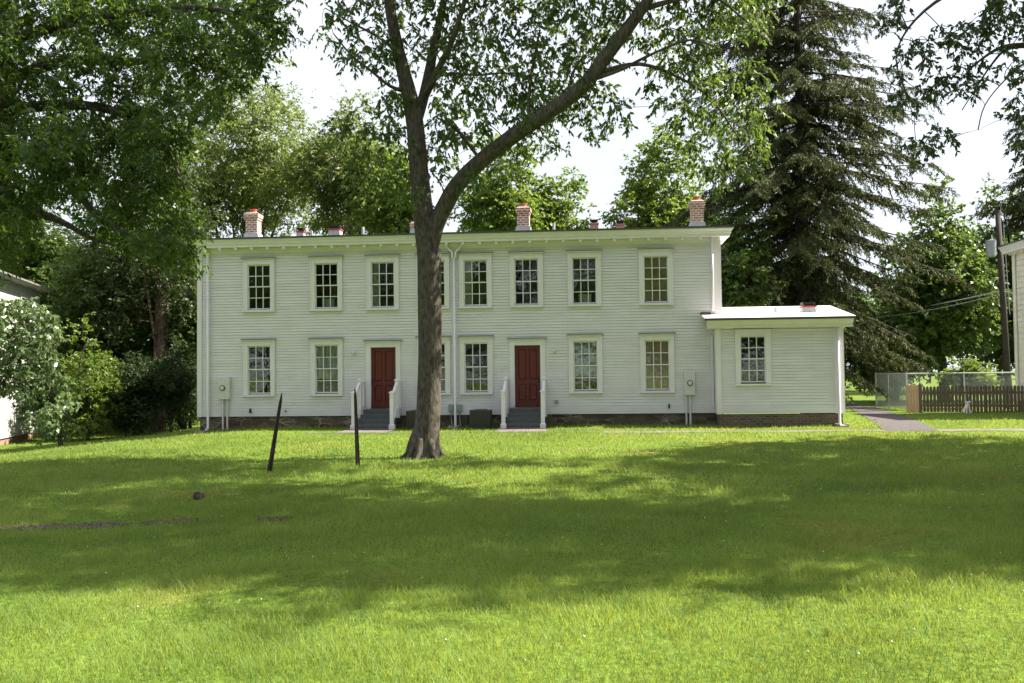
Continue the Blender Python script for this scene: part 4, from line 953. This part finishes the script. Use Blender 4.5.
# ---- 1. the large lawn tree in front of the house
def lawn_tree():
    rng = np.random.RandomState(11); b = gp(424, 457.5); Y = b[1]
    A = lambda px, py, dy=0: at(px, py, Y+dy)
    def P(px, py, r, dy=0): return (*A(px, py, dy), r)
    trunk = [(b[0]-.03, b[1], b[2]-.25, .46), (b[0], b[1], b[2]+.02, .37), P(425.5, 447, .31), P(426.5, 436, .285), P(428.5, 405, .262), P(430, 350, .258), P(429.5, 300, .262), P(429, 255, .262), P(426, 232, .25), P(422, 200, .215), P(418, 160, .205), P(415, 125, .195), P(410, 98, .175), P(403, 70, .15), P(396, 40, .13), P(389, 0, .115), P(384, -60, .09), P(381, -130, .06), P(380, -200, .03)]
    limbs = [[P(430, 250, .19), P(435, 228, .185, -.05), P(444, 208, .185, -.1), P(458, 184, .18, -.3), P(482, 160, .172, -.5), P(513, 136, .165, -.8), P(547, 113, .16, -1.1), P(581, 88, .15, -1.3), P(606, 56, .14, -1.4), P(632, 22, .125, -1.5), P(652, -8, .10, -1.5), P(672, -60, .07, -1.6), P(690, -130, .04, -1.8)],
             [P(417, 120, .13), P(424, 96, .12, .3), P(430, 68, .11, .5), P(436, 38, .095, .8), P(444, 0, .08, 1.0), P(456, -70, .05, 1.3), P(462, -130, .03, 1.5)],
             [P(426, 95, .08), P(438, 70, .075, -.4), P(450, 45, .065, -.8), P(462, 10, .05, -1.2), P(480, -60, .03, -1.6)],
             [P(408, 92, .06), P(390, 86, .035, -.4), P(370, 70, .028, -.7), P(352, 56, .022, -.9), P(333, 33, .012, -1.1)],
             [P(400, 55, .05), P(380, 38, .035, .4), P(350, 22, .02, .6), P(325, 8, .012, .8)],
             [P(415, 108, .035), P(440, 76, .028, -.4), P(478, 75, .024, -.6), P(505, 73, .018, -.7), P(530, 76, .012, -.8)],
             [P(481, 161, .045, -.5), P(470, 146, .035, -.6), P(455, 128, .028, -.7), P(438, 118, .018, -.8)],
             [P(529, 124, .04, -.9), P(529, 95, .035, -.7), P(534, 60, .03, -.4), P(540, 30, .02, -.2)],
             [P(570, 96, .04, -1.2), P(572, 75, .03, -1.0), P(582, 58, .02, -.9)],
             [P(590, 80, .05, -1.3), P(620, 70, .035, -1.5), P(650, 55, .028, -1.7), P(690, 40, .022, -2), P(722, 50, .014, -2.2)],
             [P(600, 72, .05, -1.35), P(640, 64, .04, -1.2), P(680, 78, .03, -1.2), P(712, 100, .022, -1.2), P(740, 140, .012, -1.3)],
             [P(640, 10, .06, -1.5), P(675, 0, .05, -1.4), P(710, -5, .03, -1.3), P(745, 20, .02, -1.2)],
             [P(389, 0, .06), P(360, -40, .04, .5), P(320, -80, .03, .9)],
             [P(660, -20, .06, -1.5), P(720, -60, .05, -1.8), P(770, -90, .03, -2)]]
    polys = [([(330, -10), (420, -10), (415, 60), (395, 95), (372, 60), (352, 62), (330, 45), (318, 20)], 34, 14),
             ([(352, 95), (404, 90), (408, 150), (410, 200), (385, 205), (350, 180), (342, 130)], 22, 13),
             ([(425, -10), (640, -10), (600, 60), (575, 105), (530, 120), (500, 95), (440, 105), (432, 60)], 100, 12),
             ([(440, 110), (500, 105), (470, 145), (430, 190), (430, 140)], 13, 12),
             ([(500, 110), (560, 105), (545, 130), (560, 150), (535, 150), (500, 165), (480, 180), (470, 178)], 9, 14),
             ([(560, 105), (610, 75), (622, 110), (600, 140), (570, 125)], 9, 13),
             ([(625, 30), (680, -10), (780, -10), (765, 30), (700, 45), (660, 55)], 34, 13),
             ([(640, 60), (700, 50), (770, 70), (772, 120), (750, 170), (715, 185), (690, 150), (650, 105)], 46, 12)]
    C = []; R = []
    for pl, n, md in polys:
        for (px, py) in poly_sample([pl], n, rng, md):
            C.append(at(px, py, Y+rng.normal()*1.1+(.2 if px > 450 else .1))); R.append(rng.uniform(.25, .45))
    # the part of the crown above the picture
    for px, py, n, rx, rzz in ((420, -110, 90, 3.2, 2.2), (640, -120, 90, 3.4, 2.2), (530, -160, 60, 3.0, 2.0), (740, -60, 20, 1.6, 1.0)):
        c = A(px, py, -.3); p, d = ell_sample(c, (rx, 3.0, rzz), n, rng); C += list(p); R += list(rng.uniform(.5, .8, n))
    C = np.array(C); R = np.array(R)
    rt = tree('shade_tree', 'tall forked tree with grey trunk on the lawn before the white house', 'tree', b, trunk, limbs, C, R, LEAF, BARK, rng, out=None, roots=7, r0=.028, sprays=13, per=11, L=.118, Wr=.42, droop=.7, pin=.35, flat=.3, twig_frac=.10)
    extra_crown(rt, [((1.2, -13.4, 13.9), (4.4, 3.4, 3.0), 160), ((-3.2, -14.6, 14.2), (3.6, 2.8, 3.0), 95), ((6.0, -16.4, 13.4), (3.4, 2.6, 2.7), 115)], LEAF, BARK, rng, (*at(652, -8, Y-1.5), .10))
lawn_tree()

# ---- 2. the big dark tree at the upper left
def left_tree():
    rng = np.random.RandomState(21); Y = -11.0; b = at(-40, 450, Y); b[2] = gz(b[0], b[1])
    def P(px, py, r, dy=0): return (*at(px, py, Y+dy), r)
    trunk = [(b[0], b[1], b[2]-.2, .5), (b[0], b[1], b[2]+.4, .38), P(-34, 330, .33), P(-18, 240, .30), P(-2, 180, .27), P(4, 110, .24), P(8, 40, .2), P(14, -40, .15), P(20, -140, .08)]
    limbs = [[P(-8, 215, .16), P(30, 212, .11, -.3), P(62, 222, .075, -.7), P(95, 240, .04, -1), P(120, 246, .02, -1.2)],
             [P(0, 150, .15), P(40, 165, .12, -.6), P(70, 185, .10, -1), P(100, 218, .06, -1.3), P(140, 240, .03, -1.5)],
             [P(4, 110, .14), P(60, 105, .12, -.3), P(110, 110, .09, -.5), P(160, 140, .05, -.8), P(185, 190, .025, -1)],
             [P(6, 80, .14), P(70, 60, .12, .4), P(130, 62, .09, .6), P(190, 60, .06, .8), P(235, 80, .03, .8)],
             [P(8, 40, .14), P(80, 20, .12, -.3), P(150, 12, .10, -.6), P(205, 8, .07, -.8), P(262, 20, .03, -1)],
             [P(12, -20, .1), P(90, -50, .08, .4), P(180, -60, .05, .6), P(250, -30, .03, .6)],
             [P(4, 100, .10), P(30, 70, .08, 1.5), P(60, 50, .05, 2.5)], [P(6, 60, .1), P(-60, 30, .08, -1), P(-120, 10, .05, -1)]]
    polys = [([(-30, -10), (290, -10), (282, 35), (262, 55), (240, 90), (215, 105), (190, 120), (185, 150), (150, 150), (110, 130), (60, 140), (-30, 150)], 270, 10),
             ([(-30, 150), (60, 130), (110, 130), (185, 145), (176, 190), (197, 222), (192, 264), (168, 258), (160, 245), (105, 242), (80, 200), (40, 205), (28, 250), (-30, 270)], 190, 8)]
    holes = [(22, 95, 11), (52, 42, 10), (85, 88, 12), (62, 208, 12), (100, 200, 8), (30, 170, 9), (170, 110, 8), (140, 95, 7), (150, 175, 8), (48, 2, 8), (118, 160, 8), (205, 95, 6)]
    C = []; R = []
    for pl, n, md in polys:
        for (px, py) in poly_sample([pl], n, rng, md):
            if any((px-h[0])**2+(py-h[1])**2 < h[2]**2*1.6 for h in holes): continue
            C.append(at(px, py, Y+rng.normal()*1.5-.3)); R.append(rng.uniform(.32, .52))
    for px, py, n, rx, rzz in ((100, -80, 110, 4.5, 1.8), (-90, 60, 90, 2.6, 3.5), (-60, -80, 60, 3, 2)):
        c = at(px, py, Y); p, d = ell_sample(c, (rx, 3.2, rzz), n, rng); C += list(p); R += list(rng.uniform(.5, .8, n))
    tree('walnut_tree', 'large dark tree with drooping fronds filling the upper left', 'tree', b, trunk, limbs, np.array(C), np.array(R), LEAFW, BARKD, rng, r0=.03, sprays=13, per=12, L=.15, Wr=.36, droop=.55, pin=.7, flat=.55, twig_frac=.04)
left_tree()

# ---- 3. the tree just outside the right edge whose twigs hang into the sky
def right_tree():
    rng = np.random.RandomState(31); x, y = 13.2, -18.4; b = np.array([x, y, gz(x, y)]); Yb = -18.5
    def P(px, py, r, dy=0): return (*at(px, py, Yb+dy), r)
    trunk = [(x, y, b[2]-.2, .48), (x, y, b[2]+.5, .36), (x+.1, y, 4, .32), (x-.1, y+.1, 8, .27), (x+.2, y, 13, .16), (x, y, 18.5, .05)]
    limbs = [[(x, y, 5.6, .12), P(1090, 52, .07), P(1050, 47, .045), P(1024, 45, .035), P(1000, 48, .025, -.1), P(978, 62, .015, -.1), P(960, 80, .008)],
             [P(1050, 47, .03), P(1010, 48, .022, .3), P(992, 64, .015, .4), P(975, 90, .008, .5), P(962, 110, .005, .5)],
             [(x-.1, y, 6.6, .12), P(1080, -20, .08, .5), P(1020, -30, .05, .5), P(960, -12, .03, .3), P(915, 20, .018, 0), P(896, 60, .010, 0), P(915, 110, .005)],
             [P(1060, 50, .02), P(1030, 60, .015, -.4), P(1005, 80, .010, -.4), P(985, 105, .006, -.4), P(978, 130, .003, -.4)],
             [(x, y, 4.9, .08), P(1085, 120, .04, .6), P(1050, 135, .02, .6), P(1020, 150, .012, .6)],
             [(x, y, 9.5, .15), (x-3.2, y-1, 12, .09), (x-5, y-1.5, 13.5, .05), (x-7.5, y-1, 14, .03)], [(x, y, 9, .15), (x+3.2, y+1, 11.5, .09), (x+5, y+1, 13, .04)], [(x, y, 10, .15), (x+.5, y+3, 12.5, .09), (x, y+4.6, 14, .04)]]
    polys = [([(985, -10), (1030, -10), (1030, 40), (1010, 45), (985, 35)], 16, 8), ([(960, 25), (985, 20), (990, 40), (968, 45)], 4, 8),
             ([(918, 30), (955, 20), (962, 50), (935, 62), (915, 55)], 8, 9), ([(890, 75), (950, 68), (955, 90), (925, 105), (890, 108)], 9, 9),
             ([(955, 60), (985, 55), (980, 85), (955, 95)], 6, 9), ([(905, 140), (960, 120), (955, 140), (920, 160)], 6, 9),
             ([(1005, 50), (1030, 75), (1030, 105), (1008, 90)], 5, 9), ([(875, -10), (905, -10), (900, 30), (880, 30)], 5, 9),
             ([(1012, 105), (1030, 105), (1030, 120), (1000, 115)], 2, 7), ([(1015, 135), (1035, 135), (1035, 190), (1020, 160)], 5, 8), ([(895, 30), (915, 40), (910, 75), (890, 70)], 3, 9)]
    C = []; R = []
    for pl, n, md in polys:
        for (px, py) in poly_sample([pl], n, rng, md): C.append(at(px, py, Yb+rng.normal()*.35)); R.append(rng.uniform(.13, .21))
    n1 = len(C)
    C = np.array(C); R = np.array(R)
    rt = tree('hanging_twig_tree', 'tree off the right edge hanging thin leafy twigs into the sky', 'tree', b, trunk, limbs, C, R, LEAFT, BARKD, rng, r0=.018, sprays=8, per=9, L=.082, Wr=.42, droop=.6, pin=.4, flat=.35, twig_frac=.15)
    extra_crown(rt, [((10.8, -19.0, 13.4), (5.0, 2.6, 4.6), 245), ((14.8, -18.4, 11.0), (3.8, 3.0, 3.6), 150), ((12, -17.5, 16), (4.5, 3, 3), 100)], LEAFT, BARKD, rng, (x, y, 8, .2))
right_tree()
SHGRP = None
shade1 = generic_tree('maple_tree', 'broad maple standing off the right edge of the lawn', 18.4, -10.8, 18.5, 5.8, 4.5, 41, LEAF, BARK, 300, 1.2, cat='tree', L=.30, tr=.32, sprays=15, per=10, Wr=.6)
shade2 = copy_tree(shade1, (22.8, -15.3, .45), 3.1, 'second maple farther off the right edge of the lawn', sc=1.0)

# ---- 4. spruce behind the wing
def spruce(x, y, h, lmax, seed, label, zlow=2.0, name='spruce_tree', n_wh=96):
    rng = np.random.RandomState(seed); b = np.array([x, y, gz(x, y)]); root = empty(name, tuple(b), label, 'tree')
    mb = MB(); mb.tube([(x, y, b[2]-.2), (x, y, b[2]+2), (x+.1, y, b[2]+h*.5), (x, y, b[2]+h*.98)], [.46, .38, .24, .02], 12); mb.build('trunk', BARKD, root, smooth=True)
    br = MB(); POS = []; DIR = []; LL = []
    zs = zlow+(h-zlow-.4)*np.linspace(0, 1, n_wh)**1.05
    for z in zs:
        f = z/h; L0 = lmax*min(1.0, (1-f)**.62*1.38)*(.58+.42*min(1, z/11))*(1+.12*math.sin(z*1.7)+.08*math.sin(z*4.3+2))
        for k in range(rng.randint(6, 9)):
            if rng.rand() < .14+.20*f: continue
            z = z+rng.normal()*.09; a = rng.rand()*2*math.pi; Lb = L0*rng.uniform(.45, 1.2)+.25; ca, sa = math.cos(a), math.sin(a)
            dz = -.52*(1-f)-.10; n = 9; t = np.linspace(0, 1, n)
            up = rng.uniform(.10, .28)
            P = np.c_[x+ca*Lb*t, y+sa*Lb*t, b[2]+z+Lb*(dz*1.25*t+up*t**3+.10*np.sin(t*3))]
            P[1:, :2] += rng.normal(size=(n-1, 2))*.05*Lb*.25
            br.tube(P, list(.045*(Lb/5+.25)*(1-t*.85)), 4, cap=False)
            side = np.array([-sa, ca, 0]); nb = int(Lb/.17)+3
            for j in range(nb):
                tt = rng.uniform(.08, 1)**.9; i = min(int(tt*(n-1)), n-2); q = P[i]+(P[i+1]-P[i])*(tt*(n-1)-i)
                s = rng.choice((-1, 1)); wl = rng.uniform(.25, 1.0)*(.38+.22*Lb*(1-tt*.65)*.7)
                dd = np.array([ca, sa, 0])*.6+side*s*rng.uniform(.4, 1); dd /= np.linalg.norm(dd)
                m = int(wl/.060)+3; u = np.linspace(0, 1, m)
                qq = q+dd*wl*u[:, None]+np.array([0, 0, -.75*wl])*(u[:, None]**1.4)
                nh = 3 if rng.rand() > .3+.3*f else 2
                for h_ in range(nh):
                    POS.append(qq+rng.normal(size=(m, 3))*.025); e = dd*.45+np.array([0, 0, -1.0])*rng.uniform(.4, 1.1)+rng.normal(size=(m, 3))*.38
                    DIR.append(e); LL.append(rng.uniform(.10, .26, m)*(1 if tt < .9 else .8))
    br.build('branches', BARKD, root)
    POS = np.vstack(POS); DIR = np.vstack(DIR); LL = np.concatenate(LL)
    V = leaf_quads(POS, DIR, LL, LL*.16+.016, rng, .1); leaves_obj('crown', V, NEEDLE, root, rng); print('spruce quads', len(LL)); return root
sp = at(803, 330, 15.5); spruce(sp[0], 15.5, 30.5, 5.8, 51, 'huge dark spruce towering behind the low wing', 2.6)
sp = at(1052, 300, 22); spruce(sp[0], 22, 17.5, 3.9, 52, 'spruce behind the cream house at the right edge', 3, n_wh=50)

# ---- 5. trees behind the house
def bt(name, label, px, ytop, rpx, ybot, Y, seed, **kw):
    D = Y+D0; c = at(px, ytop, Y); w = rpx/F*D*.86; zb = at(px, ybot, Y)[2]; g = gz(c[0], Y)
    return generic_tree(name, label, c[0], Y, (c[2]-g)*.97, w, max(1.0, zb-g), seed, **kw)
G5 = 'trees behind the white house'
bt('locust_tree', 'tall olive green tree behind the left chimney', 250, 48, 88, 250, 17, 61, leafm=LEAFO, barkm=BARKR, n=400, cr_=1.15, L=.20, tr=.3, group=G5, sprays=15, per=10, Wr=.42)
bt('locust_tree', 'olive tree between the left chimney and the forked trunk', 350, 122, 64, 250, 14, 62, leafm=LEAFO, barkm=BARKR, n=260, cr_=1.0, L=.19, tr=.25, group=G5, sprays=15, per=10, Wr=.42)
bt('maple_tree', 'bright green tree filling the sky gap left of the forked trunk', 392, 165, 38, 250, 12, 63, leafm=LEAFY, n=110, cr_=.9, L=.19, group=G5, sprays=15)
bt('maple_tree', 'bushy green tree behind the middle chimney', 505, 150, 50, 250, 24, 64, leafm=LEAFY, n=170, cr_=1.0, L=.22, group=G5, sprays=16, Wr=.6)
bt('maple_tree', 'lower green tree just right of the middle chimney', 563, 185, 28, 250, 25, 65, leafm=LEAFY, n=70, cr_=.85, L=.20, group=G5, sprays=14, Wr=.6)
bt('maple_tree', 'round green tree between middle and right chimneys', 662, 158, 54, 250, 27, 66, leafm=LEAFY, n=190, cr_=1.0, L=.22, group=G5, sprays=16, Wr=.6)
bt('maple_tree', 'leafy tree squeezed between right chimney and spruce', 735, 200, 40, 330, 13, 67, leafm=LEAF, n=110, cr_=.9, L=.20, group=G5, sprays=15, Wr=.6)
G6 = 'trees beyond the picket fence'
bt('linden_tree', 'tall green tree left of the utility pole', 940, 213, 58, 375, 20, 71, leafm=LEAF, n=230, cr_=1.05, L=.22, group=G6, sprays=16, Wr=.6, tr=.28)
bt('linden_tree', 'tree rising behind the utility pole', 1003, 196, 40, 375, 24, 72, leafm=LEAF, n=130, cr_=1.05, L=.22, group=G6, sprays=15, Wr=.6)
bt('linden_tree', 'small dark tree between spruce and chain link gate', 893, 300, 45, 395, 24, 73, leafm=LEAFD, n=120, cr_=1.1, L=.24, group=G6, sprays=15)
bt('shrub', 'sunlit shrub poking over the picket fence', 967, 368, 20, 400, 12.5, 74, leafm=LEAFY, n=50, cr_=.5, L=.14, cat='shrub', tr=.05, lob=3)
bt('shrub', 'pale shrub behind the chain link gate', 886, 366, 20, 402, 22, 75, leafm=LEAFO, n=50, cr_=.7, L=.16, cat='shrub', tr=.05, lob=3)
# ---- 6. left side growth
bt('conifer_tree', 'tall evergreen with a reddish bare trunk left of the white house', 158, 70, 64, 345, 9, 81, leafm=LEAFT, barkm=BARKR, lob=3, lr=.18, n=240, cr_=1.0, L=.16, tr=.36, sprays=16, per=11)
G7 = 'dark trees beyond the left lawn'
bt('ash_tree', 'dark tree behind the old white building', 30, 200, 70, 400, 14, 82, leafm=LEAF, n=230, cr_=1.15, L=.22, group=G7, sprays=16)
bt('ash_tree', 'green tree between old building and reddish trunk', 95, 228, 48, 410, 10, 83, leafm=LEAF, n=200, cr_=1.0, L=.20, group=G7, sprays=16)
bt('ash_tree', 'deep green tree directly left of the white house', 182, 225, 38, 415, 11, 84, leafm=LEAFD, n=150, cr_=1.0, L=.20, group=G7, sprays=16)
bt('ash_tree', 'shaded tree filling the gap behind the dark bushes', 135, 285, 55, 425, 15, 85, leafm=LEAFD, n=190, cr_=1.1, L=.22, group=G7, sprays=16)
G8 = 'shrubs along the left edge of the lawn'
def shrub(label, px, pyb, ytop, rpx, seed, leafm, n=70, cr_=.55, L=.12, Y=None, name='shrub', sprays=14, per=11, **kw):
    b = gp(px, pyb) if Y is None else at(px, pyb, Y); Yb = b[1]; D = Yb+D0
    top = at(px, ytop, Yb); h = top[2]-gz(b[0], Yb)
    return generic_tree(name, label, b[0], Yb, h, rpx/F*D, .15, seed, leafm, BARKD, n, cr_, G8, 'shrub', .07, L, sprays, per, lob=5, shell=.1, **kw)
shrub('bright leafy shrub beside the old white building', 88, 440, 333, 40, 91, LEAFY, 130, .6, .14)
shrub('dark rounded yew bush near the white house', 172, 432, 352, 34, 92, YEW, 170, .5, .09, sprays=20)
shrub('dark yew bush between the bright shrub and the yew', 135, 436, 362, 30, 93, YEW, 140, .5, .09, sprays=20)
shrub('olive shrub touching the left corner of the white house', 190, 429, 375, 20, 94, LEAFO, 60, .45, .10)
shrub('brownish shrub top above the dark yews', 142, 433, 340, 26, 95, LEAFT, 90, .5, .10)
shrub('low dark undergrowth behind the yew bushes', 150, 426, 388, 75, 98, LEAFD, 230, .7, .16, name='undergrowth')
shrub('low green undergrowth between the old building and the bright shrub', 60, 432, 385, 50, 99, LEAFD, 150, .6, .15, name='undergrowth')
def pale_tree():
    rng = np.random.RandomState(97); b = gp(60, 447); Y = b[1]-1.5; b = np.array([at(60, 447, Y)[0], Y, 0]); b[2] = gz(b[0], Y)
    def P(px, py, r, dy=0): return (*at(px, py, Y+dy), r)
    trunk = [(*(b-[0, 0, .1]), .09), (*(b+[0, 0, .3]), .07), P(52, 400, .055), P(38, 360, .045), P(22, 320, .03), P(15, 300, .015)]
    limbs = [[P(50, 395, .04), P(20, 380, .03, -.3), P(-15, 370, .02, -.4)], [P(45, 375, .03), P(58, 340, .02), P(50, 315, .01)], [P(52, 400, .03), P(70, 415, .02, -.2), P(50, 430, .01, -.3)], [P(30, 345, .03), P(0, 330, .02, .2), P(-25, 320, .01)]]
    polys = [([(-20, 305), (20, 298), (48, 310), (58, 330), (52, 350), (62, 375), (70, 400), (60, 435), (45, 430), (28, 415), (16, 385), (-20, 395)], 125, 6.5)]
    C = []; R = []
    for pl, n, md in polys:
        for (px, py) in poly_sample([pl], n, rng, md): C.append(at(px, py, Y+rng.normal()*.7)); R.append(rng.uniform(.28, .45))
    tree('pale_leaf_tree', 'small tree with pale shiny leaves before the old white building', 'tree', b, trunk, limbs, np.array(C), np.array(R), LEAFB, BARKD, rng, r0=.02, sprays=11, per=9, L=.17, Wr=.5, droop=.5, pin=.5, flat=.4)
pale_tree()
# far trees closing the horizon, and the street trees behind the camera (seen in the window panes)
far = generic_tree('oak_tree', 'distant tree closing the view far behind the houses, first of the row', -52, 48, 13, 7.5, .6, 101, LEAFD, BARKD, 190, 1.9, 'far trees behind the houses', L=.42, sprays=14, per=10, lob=6, shell=.2)
FG = 'far trees behind the houses'
rg = np.random.RandomState(7)
for k, (x, y) in enumerate([(-66, 30), (-40, 56), (-27, 52), (-14, 60), (-2, 55), (11, 62), (22, 56), (31, 44), (40, 52), (47, 40), (-44, 36), (-31, 34), (55, 30)]):
    copy_tree(far, (x, y, .3), rg.rand()*6, 'distant dark green tree in the row far behind the houses', FG, .72+rg.rand()*.3)
far['label'] = 'distant dark green tree in the row far behind the houses'
for k, (x, y, s) in enumerate([(-13, -56, 1.0), (3, -60, 1.1), (-30, -58, 1.15), (17, -57, 1.0), (32, -50, 1.1), (-44, -50, 1.1)]):
    copy_tree(far, (x, y, .45), rg.rand()*6, 'leafy tree far across the lawn, facing the front of the white house', 'trees facing the white house', s)

# ------------------------------------------------------------------ grass
def grass():
    rng = np.random.RandomState(77); V3 = []; RN = []
    zones = [(4.2, 6.5, 4600, .85), (6.5, 9, 3300, 1.0), (9, 13, 1700, 1.4), (13, 19, 700, 2.1), (19, 28, 340, 3.0), (28, 34, 230, 3.6), (34, 50, 60, 4.5)]
    tan = .64; tot = 0
    for d0, d1, dens, wsc in zones:
        area = (d1**2-d0**2)*tan; n = int(area*dens)
        D = np.sqrt(rng.uniform(d0**2, d1**2, n)); s = rng.uniform(-tan, tan, n)*D
        x = s*math.cos(YAW)-D*math.sin(YAW); y = -D0+s*math.sin(YAW)+D*math.cos(YAW)
        # patchiness
        pt = np.sin(x*1.3+2*np.sin(y*.7))*np.sin(y*1.7+1.5*np.sin(x*.9))+.6*np.sin(x*4.1+y*2.3)*np.sin(y*5.3-x*1.7)
        keep = np.ones(n, bool)
        keep &= ~((x > HX0-.05) & (x < HX1) & (y > -.02) & (y < HD)); keep &= ~((x > WX0) & (x < WX1+.05) & (y > WYF-.02) & (y < WYB))
        for cx in doors: keep &= ~((abs(x-cx) < .72) & (y > -3.0) & (y < 0))
        onp = (y > PW[0]+.1*np.sin(x*3)) & (y < PW[1]+.08*np.sin(x*2.3+1)) & (x > .2)
        keep &= ~(onp & (rng.rand(n) > np.where(x < 4, .35, .15)+.25*np.sin(x*1.9)))
        # branch path
        for i in range(0, len(BA)-1, 2):
            y0_, y1_ = sorted((BA[i, 1], BA[min(i+2, len(BA)-1), 1])); m = (y >= min(y0_, BB[i, 1])-.02) & (y <= max(y1_, BB[min(i+2, len(BB)-1), 1])+.02)
            xa, xb = sorted((BA[i, 0], BB[i, 0])); keep &= ~(m & (x > xa+.05) & (x < xb-.05))
        for A_, ww in SOILS:
            yc = np.interp(x, A_[:, 0], A_[:, 1], left=-999, right=-999); wv = np.interp(x, A_[:, 0], ww); keep &= ~((np.abs(y-yc) < wv*.45) & (rng.rand(n) > .22))
        x, y, pt = x[keep], y[keep], pt[keep]; n = len(x); z = ground_z(x, y)
        dry = np.clip(np.sin(x*.33+1.0)*np.sin(y*.6+.5)+.2*pt, 0, 1)*sstep(-14, -6, y)
        h = rng.gamma(6, 1/6, n)*(.046+.012*pt)*np.where(D[keep] < 12, 1, 1.12)*(1-.45*dry); h = np.clip(h, .012, .13); w = .0042*wsc*rng.uniform(.7, 1.3, n)
        if d1 <= 19:
            rt_ = np.random.RandomState(5); TX = rt_.uniform(-11, 9, 420); TY = rt_.uniform(-28, -13, 420); TR = rt_.uniform(.05, .16, 420); bo = np.zeros(n)
            for tx, ty, tr_ in zip(TX, TY, TR):
                m_ = (np.abs(x-tx) < .4) & (np.abs(y-ty) < .4); bo[m_] += np.exp(-((x[m_]-tx)**2+(y[m_]-ty)**2)/tr_**2)
            h = h*(1+.9*np.clip(bo, 0, 1))*(1+.22*np.sin(x*2.1+y*.7)*np.sin(y*2.7-x))
        # taller fringe along foundation
        fr = ((y > -.55) & (y < 0.05)) | ((x > WX0) & (x < WX1) & (y > -1.15) & (y < WYF)); h = np.where(fr, h*1.7, h)
        a = rng.uniform(0, 2*math.pi, n); lean = rng.uniform(.25, 1.1, n)*h; b = a+rng.normal(size=n)*1.2
        lx, ly = np.cos(b)*lean, np.sin(b)*lean; sx, sy = np.cos(a+math.pi/2)*w/2, np.sin(a+math.pi/2)*w/2
        q = np.empty((n, 5, 3)); zz = z-.005
        q[:, 0] = np.c_[x-sx, y-sy, zz]; q[:, 1] = np.c_[x+sx, y+sy, zz]
        q[:, 2] = np.c_[x+lx*.35+sx*.85, y+ly*.35+sy*.85, zz+h*.6]; q[:, 3] = np.c_[x+lx*.35-sx*.85, y+ly*.35-sy*.85, zz+h*.6]
        q[:, 4] = np.c_[x+lx, y+ly, zz+h*.98]
        V3.append(q.reshape(-1, 3)); r = np.clip(rng.uniform(0, 1, n)*.8+.25*pt, 0, 1); RN.append(r); tot += n
    V = np.vstack(V3); R = np.concatenate(RN); n = len(R); base = np.arange(n)*5
    quads = np.c_[base, base+1, base+2, base+3]; tris = np.c_[base+3, base+2, base+4]
    me = bpy.data.meshes.new('grass'); me.vertices.add(len(V)); me.vertices.foreach_set('co', V.astype(np.float32).ravel())
    li = np.concatenate([quads.ravel(), tris.ravel()]).astype(np.int32); me.loops.add(len(li)); me.loops.foreach_set('vertex_index', li)
    ls = np.concatenate([np.arange(n)*4, n*4+np.arange(n)*3]).astype(np.int32); me.polygons.add(2*n); me.polygons.foreach_set('loop_start', ls)
    at_ = me.attributes.new('rnd', 'FLOAT', 'FACE'); at_.data.foreach_set('value', np.concatenate([R, R]).astype(np.float32))
    me.materials.append(GRASSM); me.update(calc_edges=True); o = bpy.data.objects.new('grass', me); COL.objects.link(o)
    tag(o, 'short mown green grass covering the lawn', 'grass', kind='stuff'); print('blades', tot)
grass()

def clover():
    rng = np.random.RandomState(12); n = 500; D = np.sqrt(rng.uniform(4.6**2, 20**2, n)); q = rng.uniform(-.62, .62, n)*D
    x = q*math.cos(YAW)-D*math.sin(YAW); y = -D0+q*math.sin(YAW)+D*math.cos(YAW); k = np.sin(x*.9+1)*np.sin(y*1.1) > -.1; x, y = x[k], y[k]; n = len(x)
    z = ground_z(x, y)+rng.uniform(.035, .065, n); r = rng.uniform(.005, .010, n); a = np.array([[1, 0, 0], [0, 1, 0], [-1, 0, 0], [0, -1, 0], [0, 0, 1], [0, 0, -1]], float)
    V = (np.c_[x, y, z][:, None]+a[None]*r[:, None, None]).reshape(-1, 3); f = np.array([[0, 1, 4], [1, 2, 4], [2, 3, 4], [3, 0, 4], [1, 0, 5], [2, 1, 5], [3, 2, 5], [0, 3, 5]])
    F_ = (np.arange(n)[:, None, None]*6+f[None]).reshape(-1, 3); tag(np_mesh('clover_flowers', V, F_, CLOV), 'tiny pale clover heads scattered through the lawn', 'clover', kind='stuff')
CLOV = mat('clover_head', (.62, .60, .48), .8, noise=.3, nscale=40)
clover()
